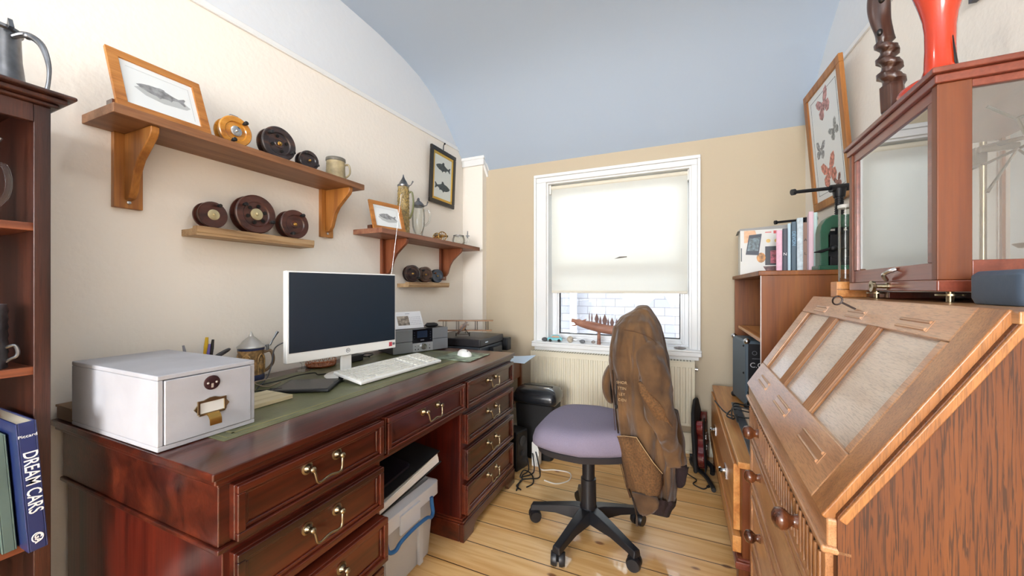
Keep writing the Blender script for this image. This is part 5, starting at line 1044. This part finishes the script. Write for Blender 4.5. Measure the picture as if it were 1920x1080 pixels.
b = MB(); b.X = A; b.prism([(-.165, .0), (-.06, .0), (-.09, .2), (-.05, .35), (-.15, .34), (-.175, .2)], 'xz', -.028, -.0225); b.build('bag_flap', M_mblack, gt, bev=.002)
b = MB(); b.X = A; b.box(-.035, .035, -.028, -.022, .12, .15); b.box(-.035, .035, -.028, -.022, .19, .22); b.build('pickup', M_steel, gt)
t = thing('guitar_stand', 'black tubular guitar stand legs lying on the floorboards', 'stand', (.18, 2.72, 0)); b = MB()
b.tube(spline([(.13, 2.85, .04), (.10, 2.76, .03), (.12, 2.68, .03), (.17, 2.60, .022), (.20, 2.50, .014), (.205, 2.45, .014)], 5), .013, 10); b.build('leg', M_black, t, True)
b = MB(); b.tube(spline([(.09, 2.80, .05), (.16, 2.79, .05), (.215, 2.72, .035), (.215, 2.66, .016)], 5), .015, 10); b.build('leg', M_black, t, True)
b = MB(); b.ball((.12, 2.77, .035), (.035, .03, .03), 10); b.build('joint', M_black, t, True)
cable('thin black jack lead on the floor beside the guitar stand', [(.08, 2.72, .005), (.07, 2.63, .005), (.12, 2.56, .005), (.10, 2.50, .005), (.15, 2.46, .005), (.18, 2.50, .005)], .0035, plug=.03)

# ---------------------------------------------------------------- oak bureau
BR = Vector((.224, .71, 0)); bu_ = thing('writing_bureau', 'oak writing bureau with a sloping three-panel fall front', 'bureau', tuple(BR), R(-2.3))
prof = [(0, .05), (.50, .05), (.50, 1.158), (.19, 1.158), (.0, .845)]
for y0, y1 in ((0, .02), (.88, .90)):
    b = MB(); b.prism(prof, 'xz', y0, y1); b.build('side_panel', M_oakside, bu_, bev=.0015)
b = MB(); b.prism([(.010, .836), (.20, 1.150), (.190, 1.155), (.0, .842)], 'xz', -.004, .012); b.build('side_edge', M_oakedge, bu_, bev=.002)
b = MB(); b.box(.18, .505, -.006, .906, 1.143, 1.160); b.build('top_board', wood('oak_top', (150, 100, 60), (186, 138, 92), (206, 164, 120), 'y', 4, .3, .4, .3, .06, .2), bu_, bev=.002)
b = MB(); b.box(.02, .49, .02, .88, .05, .80); b.box(.48, .5, .02, .88, .8, 1.14); b.build('carcass', M_oakside, bu_)
Vv = Vector((.19, 0, .313)).normalized(); A = axes((.010, 0, .842), Vv, (0, 1, 0)); Lf = .362
def fb(b, a0, a1, c0, c1, n0, n1): b.X = A; b.box(a0, a1, c0, c1, n0, n1); return b
b = MB(); fb(b, -.018, Lf, .016, .890, -.002, .006); fb(b, -.018, .078, .066, .898, .006, .022); fb(b, Lf-.062, Lf, .066, .898, .006, .022); fb(b, .078, Lf-.062, .066, .088, .006, .022); fb(b, .078, Lf-.062, .822, .898, .006, .022)
fl = b.build('fall_front', M_oak, bu_, bev=.003)
b = MB(); fb(b, -.018, Lf, .008, .066, .006, .022); b.build('stile', M_oakedge, fl, bev=.003)
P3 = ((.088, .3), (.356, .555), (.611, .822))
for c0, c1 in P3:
    b = MB(); fb(b, .078, Lf-.062, c0, c1, .006, .0115); b.build('panel', wood('sheen_panel_oak_%d' % int(c0*1000), (184, 156, 130), (196, 170, 146), (206, 184, 160), 'y', 4, .3, .7, .3, .16, .24), fl)  # paler than the frame oak, partly window sheen put into the colour
for c0, c1 in ((.3, .356), (.555, .611)):
    b = MB(); fb(b, .078, Lf-.062, c0, c1, .006, .0165); b.build('groove_board', M_knob, fl); b = MB(); b.X = A
    for k in range(5): cc = c0+.0056+k*.0112; b.cyl((.078, cc, .0165), (Lf-.062, cc, .0165), .0058, n=10)
    b.build('reeded_divider', M_oakdark, fl)
for c0, c1 in P3[:]:
    b = MB(); b.X = A; b.cyl((.078, c0+.003, .016), (Lf-.062, c0+.003, .016), .003, n=8); b.build('panel_bead', M_oakdark, fl)
    b = MB(); b.X = A; b.cyl((.078, c1-.003, .016), (Lf-.062, c1-.003, .016), .003, n=8); b.build('panel_bead', M_oakdark, fl)
M_flu = wood('pale_fluting', (156, 106, 66), (180, 132, 92), (196, 150, 110), 'y', 5, .3, .4, .2)
for cc in (.19, .455, .72):
    for pr_, hl, r_ in (((.028, .046), .065, .0035), ((Lf-.05, Lf-.036), .05, .003)):
        b = MB(); b.X = A; b.box(pr_[0]-.004, pr_[1]+.004, cc-hl-.004, cc+hl+.004, .0215, .0228)
        for aa in pr_: b.cyl((aa, cc-hl, .0228), (aa, cc+hl, .0228), r_, n=8)
        b.build('carved_fluting', M_flu, fl)
b = MB(); kp = A @ Vector((Lf-.03, .47, .024)); b.X = Matrix.Translation(kp); nn = (A.to_3x3() @ Vector((0, 0, 1)))
e_ = nn*.042; b.cyl((0, 0, 0), nn*.03, .0025, n=8)
tv = Vv; vv = nn
b.tube([tuple(nn*(.04+.009*math.cos(2*PI*k/20))+tv*.011*math.sin(2*PI*k/20)) for k in range(20)], .002, 6, True); b.build('key', mat('iron_key', (52, 40, 36), .4, .6), fl)
# frieze drawer with fluted carving, and the drawers below
b = MB(); b.box(-.012, .02, .004, .896, .79, .838); b.box(-.02, .02, .0, .90, .785, .797); b.build('moulding', M_oak, bu_, bev=.004)
b = MB(); b.box(-.010, .02, .02, .88, .668, .784); fz = b.build('fluted_drawer', M_oak, bu_, bev=.002)
b = MB(); 
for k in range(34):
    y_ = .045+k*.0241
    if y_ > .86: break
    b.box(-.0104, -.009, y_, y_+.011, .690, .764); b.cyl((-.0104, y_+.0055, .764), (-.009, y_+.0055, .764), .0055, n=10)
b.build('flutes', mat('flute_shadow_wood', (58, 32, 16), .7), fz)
b = MB()
for k in range(35):
    y_ = .0395+k*.0241
    if y_ > .87: break
    b.cyl((-.0115, y_, .688), (-.0115, y_, .766), .003, n=8)
b.build('flute_ribs', M_oakdark, fz)
def knob(parent, y, z, r=.02, x=-.012):
    b = MB(); b.lathe([(r*.7, 0), (r*.55, -.006), (r*.5, -.012), (r*.9, -.02), (r, -.028), (r*.85, -.038), (r*.4, -.043), (0, -.044)][::1], (x, y, z), 'x', 24); b.build('knob', M_knob, parent, sharp=60)
knob(fz, .175, .735, .021); knob(fz, .66, .735, .021)
b = MB(); b.box(-.014, .02, .0, .90, .652, .668); b.box(-.008, .02, .0, .9, .47, .485); b.box(-.008, .02, .0, .9, .27, .285); b.box(-.008, .02, 0, .04, .09, .652); b.box(-.008, .02, .86, .90, .09, .652); b.build('front_frame', M_oak, bu_, bev=.003)
for z0, z1 in ((.49, .648), (.29, .465), (.10, .265)):
    b = MB(); b.box(-.006, .02, .045, .855, z0, z1); b.box(-.012, -.004, .055, .845, z0+.01, z0+.02); b.box(-.012, -.004, .055, .845, z1-.02, z1-.01); b.box(-.012, -.004, .055, .065, z0+.02, z1-.02); b.box(-.012, -.004, .835, .845, z0+.02, z1-.02)
    d_ = b.build('drawer', M_oak, bu_, bev=.003)
    knob(d_, .175, (z0+z1)/2+.02, .02, -.006); knob(d_, .68, (z0+z1)/2+.02, .02, -.006)
b = MB(); b.box(-.014, .5, -.006, .906, .05, .09); b.build('base_moulding', M_oak, bu_, bev=.006)
for x_ in (.0, .45):
    for y_ in (.0, .85): b = MB(); b.lathe([(.02, 0), (.028, .015), (.028, .035), (.02, .05)], (x_+.025, y_+.025, 0), n=20); b.build('foot', M_knob, bu_)

# ---------------------------------------------------------------- things on the bureau
TZ = 1.1605
cs = thing('balance_case', 'glazed mahogany balance case standing on the bureau', 'display case', (.483, 1.03, TZ), R(-2.3)); cw, cl, ch_ = .335, .47, .47
b = MB(); b.box(0, cw, 0, cl, .022, .046); b.build('base_board', M_red, cs, bev=.003)
for x_, y_, wx, wy in ((0, 0, .05, .02), (cw-.05, 0, .05, .02), (0, cl-.022, .02, .022), (cw-.02, cl-.022, .02, .022)):
    b = MB(); b.box(x_, x_+wx, y_, y_+wy, .046, ch_-.03); b.build('post', M_redv, cs, bev=.0015)
b = MB(); b.box(-.012, cw+.012, -.014, cl+.012, ch_-.012, ch_); b.box(-.005, cw+.005, -.006, cl+.005, ch_-.03, ch_-.012); b.build('cornice', M_red, cs, bev=.003)
b = MB(); b.box(.006, .018, .02, cl-.022, .046, .082); b.box(.004, .016, .02, cl-.022, ch_-.055, ch_-.03); b.box(.004, .016, .02, .045, .082, ch_-.055); b.box(.004, .016, cl-.045, cl-.022, .082, ch_-.055); b.build('side_frame', M_red, cs, bev=.002)
b = MB(); b.box(.05, cw-.05, .002, .018, ch_-.045, ch_-.03); b.build('front_rail', M_red, cs, bev=.002)
b = MB(); b.box(.05, cw-.05, .002, .018, .046, .085); b.build('front_rail', M_red, cs, bev=.002)
b = MB(); b.box(.009, .011, .045, cl-.045, .082, ch_-.055); b.build('side_pane', M_case, cs)
b = MB(); b.box(.05, cw-.05, .008, .010, .085, ch_-.045); b.build('front_pane', M_case, cs)
b = MB(); b.box(cw-.012, cw-.01, .02, cl-.022, .046, ch_-.03); b.build('rear_pane', mat('opal_pane', (226, 236, 236), .2), cs)
b = MB(); b.box(.02, cw-.02, cl-.012, cl-.010, .046, ch_-.03); b.build('end_pane', M_case, cs)
for x_ in (.045, cw-.045):
    for y_ in (.06, cl-.06): b = MB(); b.cyl((x_, y_, 0), (x_, y_, .022), .006); b.cyl((x_, y_, .013), (x_, y_, .017), .022); b.build('levelling_screw', M_abrass, cs)
b = MB(); b.cyl((-.004, .21, .034), (.004, .21, .034), .009); b.lathe([(.006, 0), (.005, -.022), (.013, -.026), (.014, -.033), (.006, -.034), (0, -.030)], (0, .21, .034), 'x', 20); b.build('turn_knob', M_abrass, cs)
b = MB(); b.tube(spline([(-.001, .215, .05), (-.012, .2, .062), (-.008, .185, .07), (.004, .18, .076)], 5), .005, 8); b.build('catch', M_steel, cs)
b = MB(); ys = .25; xm = cw*.55                                       # the balance itself
b.cyl((xm, ys, .046), (xm, ys, .38), .006); b.cyl((xm, ys, .046), (xm, ys, .055), .03); b.build('balance_pillar', M_abrass, cs)
b = MB(); b.tube([(xm, ys-.19, .335), (xm, ys-.1, .35), (xm, ys, .365), (xm, ys+.1, .35), (xm, ys+.18, .335)], [.003, .005, .008, .005, .003], 8); b.tube([(xm, ys-.19, .33), (xm, ys, .325), (xm, ys+.18, .33)], .003, 6); b.cbox((xm-.01, ys, .345), (.02, .03, .04)); b.cyl((xm-.03, ys-.05, .35), (xm+.03, ys-.05, .35), .008); b.ball((xm-.03, ys+.03, .36), .012, 8); b.build('beam', mat('dark_bronze', (64, 62, 56), .4, .4), cs)
for s in (-1, 1):
    b = MB(); yy = ys+s*.17
    for k in (-1, 1): b.cyl((xm, yy, .33), (xm, yy+k*.035, .12), .0015, n=6)
    b.lathe([(0, .112), (.03, .112), (.038, .12), (.036, .12), (.028, .115), (0, .115)], (xm, yy, 0), 'z', 20); b.build('pan', M_abrass, cs)
b = MB()
b.tube([(xm-.06, .03, .36), (xm-.03, .05, .30), (xm-.03, .05, .06)], .0028, 6); b.tube([(xm-.10, .03, .22), (xm-.06, .03, .30), (xm-.01, .04, .245), (xm+.0, .04, .05)], .003, 6); b.tube([(xm-.10, .03, .39), (xm-.06, .035, .36), (xm+.04, .04, .39)], .003, 6)
for k in range(6): b.cyl((xm+.005, .03, .17+k*.012), (xm+.04, .03, .175+k*.012), .0018, n=6)
b.build('release_rods', mat('dark_bronze', (64, 62, 56)), cs)
t = thing('wooden_tray', 'dark red wooden tray lying beneath the balance case', 'tray', (.655, 1.42, TZ), R(-2.3)); b = MB(); b.box(-.10, .08, -.03, .10, 0, .018); b.build('tray', M_red, t, bev=.002)
t = thing('patterned_pouch', 'blue-grey box with incised star lines beside the balance case', 'box', (.502, .86, TZ), R(-2.3)); t.name = 'patterned_box'
b = MB(); b.rings([rect(0, .28, 0, .12, .0, .012), rect(-.004, .284, -.004, .124, .012, .014), rect(-.004, .284, -.004, .124, .052, .014), rect(.003, .277, .003, .117, .060, .012)]); b.build('body', mat('blue_grey_leather', (66, 80, 96), .55, bump=.2), t, bev=.002)
b = MB()
for P in ([(.02, .05), (.045, .03)], [(.045, .03), (.07, .055)], [(.045, .03), (.035, .005)], [(.045, .03), (.10, .012)], [(.10, .012), (.13, .05)], [(.10, .012), (.16, .02)], [(.045, .03), (.005, .02)], [(.16, .02), (.19, .055)]):
    b.cyl((P[0][0], -.0045, P[0][1]), (P[1][0], -.0045, P[1][1]), .0008, n=6)
b.build('incised_lines', mat('line_dark', (38, 48, 60), .6), t)
t = thing('wood_offcut', 'square orange pine block under the glass tube', 'block', (.482, 1.535, TZ), R(-2.3)); b = MB(); b.box(0, .075, 0, .06, 0, .05); b.build('block', M_pine, t, bev=.002)
b = MB(); b.box(.0005, .0745, -.0005, .0, .024, .026); b.build('joint_line', M_knob, t)
t = thing('glass_tube', 'tall clear glass tube standing on the pine block', 'glass tube', (.513, 1.562, TZ+.0505)); b = MB(); b.lathe([(0, 0), (.017, 0), (.018, .01), (.018, .235), (.019, .245), (.017, .245), (.016, .235), (.016, .012), (0, .008)], n=28); b.build('tube', M_vglass, t)
b = MB(); b.lathe([(.016, .24), (.020, .242), (.020, .252), (.015, .254)], n=24); b.build('stopper', mat('pale_stopper', (190, 190, 184), .4), t)
CZ = TZ+ch_+.0005
t = thing('orange_vase', 'tall orange-red glass vase with a black leaf mark on the case', 'vase', (.575, 1.215, CZ)); M_or = mat('orange_glass', (190, 50, 6), .2, coat=.6)
b = MB(); b.lathe([(0, 0), (.05, 0), (.066, .012), (.073, .03), (.070, .04), (.052, .052), (.033, .062), (.027, .08), (.0255, .13), (.026, .17), (.029, .20), (.036, .232), (.046, .27), (.056, .32), (.052, .32), (.03, .24), (.018, .2), (.018, .07), (0, .06)], n=40); b.build('body', M_or, t, sharp=60)
b = MB(); b.X = Matrix.Rotation(R(10), 4, 'Z')
b.add([(.010, -.0285, .055), (.024, -.020, .055), (.012, -.0278, .09), (.004, -.029, .14)], [(0, 1, 2), (0, 2, 3)]); o = b.build('leaf_mark', M_black, t); d = o.modifiers.new('s', 'SOLIDIFY'); d.thickness = .002
t = thing('carved_figure', 'dark twisted carved wooden figure standing on the balance case', 'carving', (.535, 1.325, CZ)); M_tot = wood('carved_ebony', (40, 24, 18), (72, 46, 36), (104, 72, 56), 'z', 6, .35, .2, .3)
b = MB(); rs = []; N_ = 60
for i in range(N_+1):
    zz = .40*i/N_; ring = []; cx, cy = .004*math.sin(zz*16)-.06*zz, .0
    for k in range(24):
        a = 2*PI*k/24; r_ = .021+.003*math.sin(zz*20)
        if .10 < zz < .225: ph = math.sin((zz-.10)/.125*PI*6+a*1); r_ += .0055*(1 if ph > 0 else -1)*min(1, abs(ph)*3)
        elif zz > .225: r_ += .006*math.cos(a-PI)*math.sin((zz-.225)*22)+.003*math.cos(3*a+zz*30)
        elif zz < .03: r_ -= .005
        else: r_ += .002*math.cos(6*a)
        ring.append((cx+r_*math.cos(a), cy+r_*math.sin(a), zz))
    rs.append(ring)
b.rings(rs); b.build('figure', M_tot, t, sharp=40)
b = MB(); b.ball((-.032, -.014, .245), (.007, .007, .010), 8); b.ball((-.03, -.02, .33), (.007, .007, .011), 8); b.build('carved_eye', mat('dark_eye', (18, 14, 12), .3), t)
b = MB(); b.lathe([(.018, -.0), (.022, .004), (.021, .03), (.023, .034)], n=20); b.build('metal_foot', M_pewter, t)
# butterfly picture on the right wall, hung leaning forward
bt = thing('butterfly_picture', 'oak-framed butterfly print hanging on the right wall', 'picture', (0, 0, 0)); 
P00, P10, P01 = Vector((.775, 2.75, 1.64)), Vector((.791, 2.275, 1.64)), Vector((.722, 2.75, 2.325))
Xa = (P10-P00); Wb = Xa.length; Hb = (P01-P00).length; A = axes(tuple(P00), tuple(Xa), tuple(P01-P00))    # x to the near side, y up, z towards the room
bt.location = P00; bt.matrix_basis = Matrix.Translation(P00); fr = .042
b = MB(); b.X = A; b.box(0, Wb, 0, fr, 0, .02); b.box(0, Wb, Hb-fr, Hb, 0, .02); b.box(0, fr, fr, Hb-fr, 0, .02); b.box(Wb-fr, Wb, fr, Hb-fr, 0, .02); b.build('frame', M_brack, bt, True, bev=.003)
b = MB(); b.X = A; b.box(fr, Wb-fr, fr, Hb-fr, .002, .010); pp = b.build('print', M_paper, bt, True)
b = MB(); b.X = A; m_ = .075
for q in ((m_, Wb-m_, m_, m_+.003), (m_, Wb-m_, Hb-m_-.003, Hb-m_), (m_, m_+.003, m_, Hb-m_), (Wb-m_-.003, Wb-m_, m_, Hb-m_)): b.box(q[0], q[1], q[2], q[3], .010, .011)
b.build('border_line', M_ink, pp, True)
def butterfly(cx, cy, s, col, rot=0):
    b = MB(); b.X = A @ Matrix.Translation((cx, cy, .0105)) @ Matrix.Rotation(rot, 4, 'Z')
    for f in (-1, 1):
        b.prism([(f*x_*s, y_*s) for x_, y_ in ((.02, .05), (.2, .5), (.6, .95), (1.0, .95), (1.0, .6), (.75, .2), (.3, .02))], 'xy', 0, .001)
        b.prism([(f*x_*s, y_*s) for x_, y_ in ((.02, .0), (.5, .05), (.85, -.05), (.9, -.45), (.6, -.8), (.25, -.7))], 'xy', 0, .001)
    b.prism([(-.03*s, -.4*s), (.03*s, -.4*s), (.04*s, .3*s), (-.04*s, .3*s)], 'xy', 0, .002)
    b.build('butterfly_drawing', mat('wing_%d_%d' % (col[0], col[2]), col, .7, var=.4, vscale=60), pp, True)
butterfly(Wb*.5, Hb*.78, .075, (184, 142, 140), .3); butterfly(Wb*.70, Hb*.53, .05, (158, 160, 158), .5); butterfly(Wb*.32, Hb*.46, .055, (156, 158, 160), -.2); butterfly(Wb*.5, Hb*.25, .085, (206, 140, 124), .2); butterfly(Wb*.68, Hb*.14, .04, (150, 110, 100), .2)
b = MB(); b.tube([(.735, 2.52, 2.325), (.775, 2.52, 2.345), (.78, 2.52, 2.35)], .002, 6); b.build('hanging_wire', M_mblack, bt, True)
b = MB(); b.box(.742, .775, 2.50, 2.54, 2.335, 2.36); b.build('picture_hook', M_mblack, bt, True)
# picture high on the right wall
wy1 = 1.545; t = thing('wall_picture', 'framed blue-grey picture high on the right wall, lower corner showing', 'picture', (rx(1.2), 1.2, 2.0)); b = MB()
def wallbox(b, y0, y1, z0, z1, d0, d1): b.prism([(rx(y0)-d0, y0), (rx(y1)-d0, y1), (rx(y1)-d1, y1), (rx(y0)-d1, y0)], 'xy', z0, z1)
y0, y1, z0, z1 = .95, 1.56, 2.035, 2.5
wallbox(b, y0, y1, z0, z0+.012, .003, .02); wallbox(b, y0, y1, z1-.012, z1, .003, .02); wallbox(b, y0, y0+.012, z0+.012, z1-.012, .003, .02); wallbox(b, y1-.012, y1, z0+.012, z1-.012, .003, .02)
b.build('frame', mat('grey_frame', (70, 72, 80), .4), t, True)
b = MB(); wallbox(b, y0+.012, y1-.012, z0+.012, z1-.012, .003, .010); b.build('print', mat('abstract_print', (150, 176, 190), .4, var=.35, vscale=9), t, True)
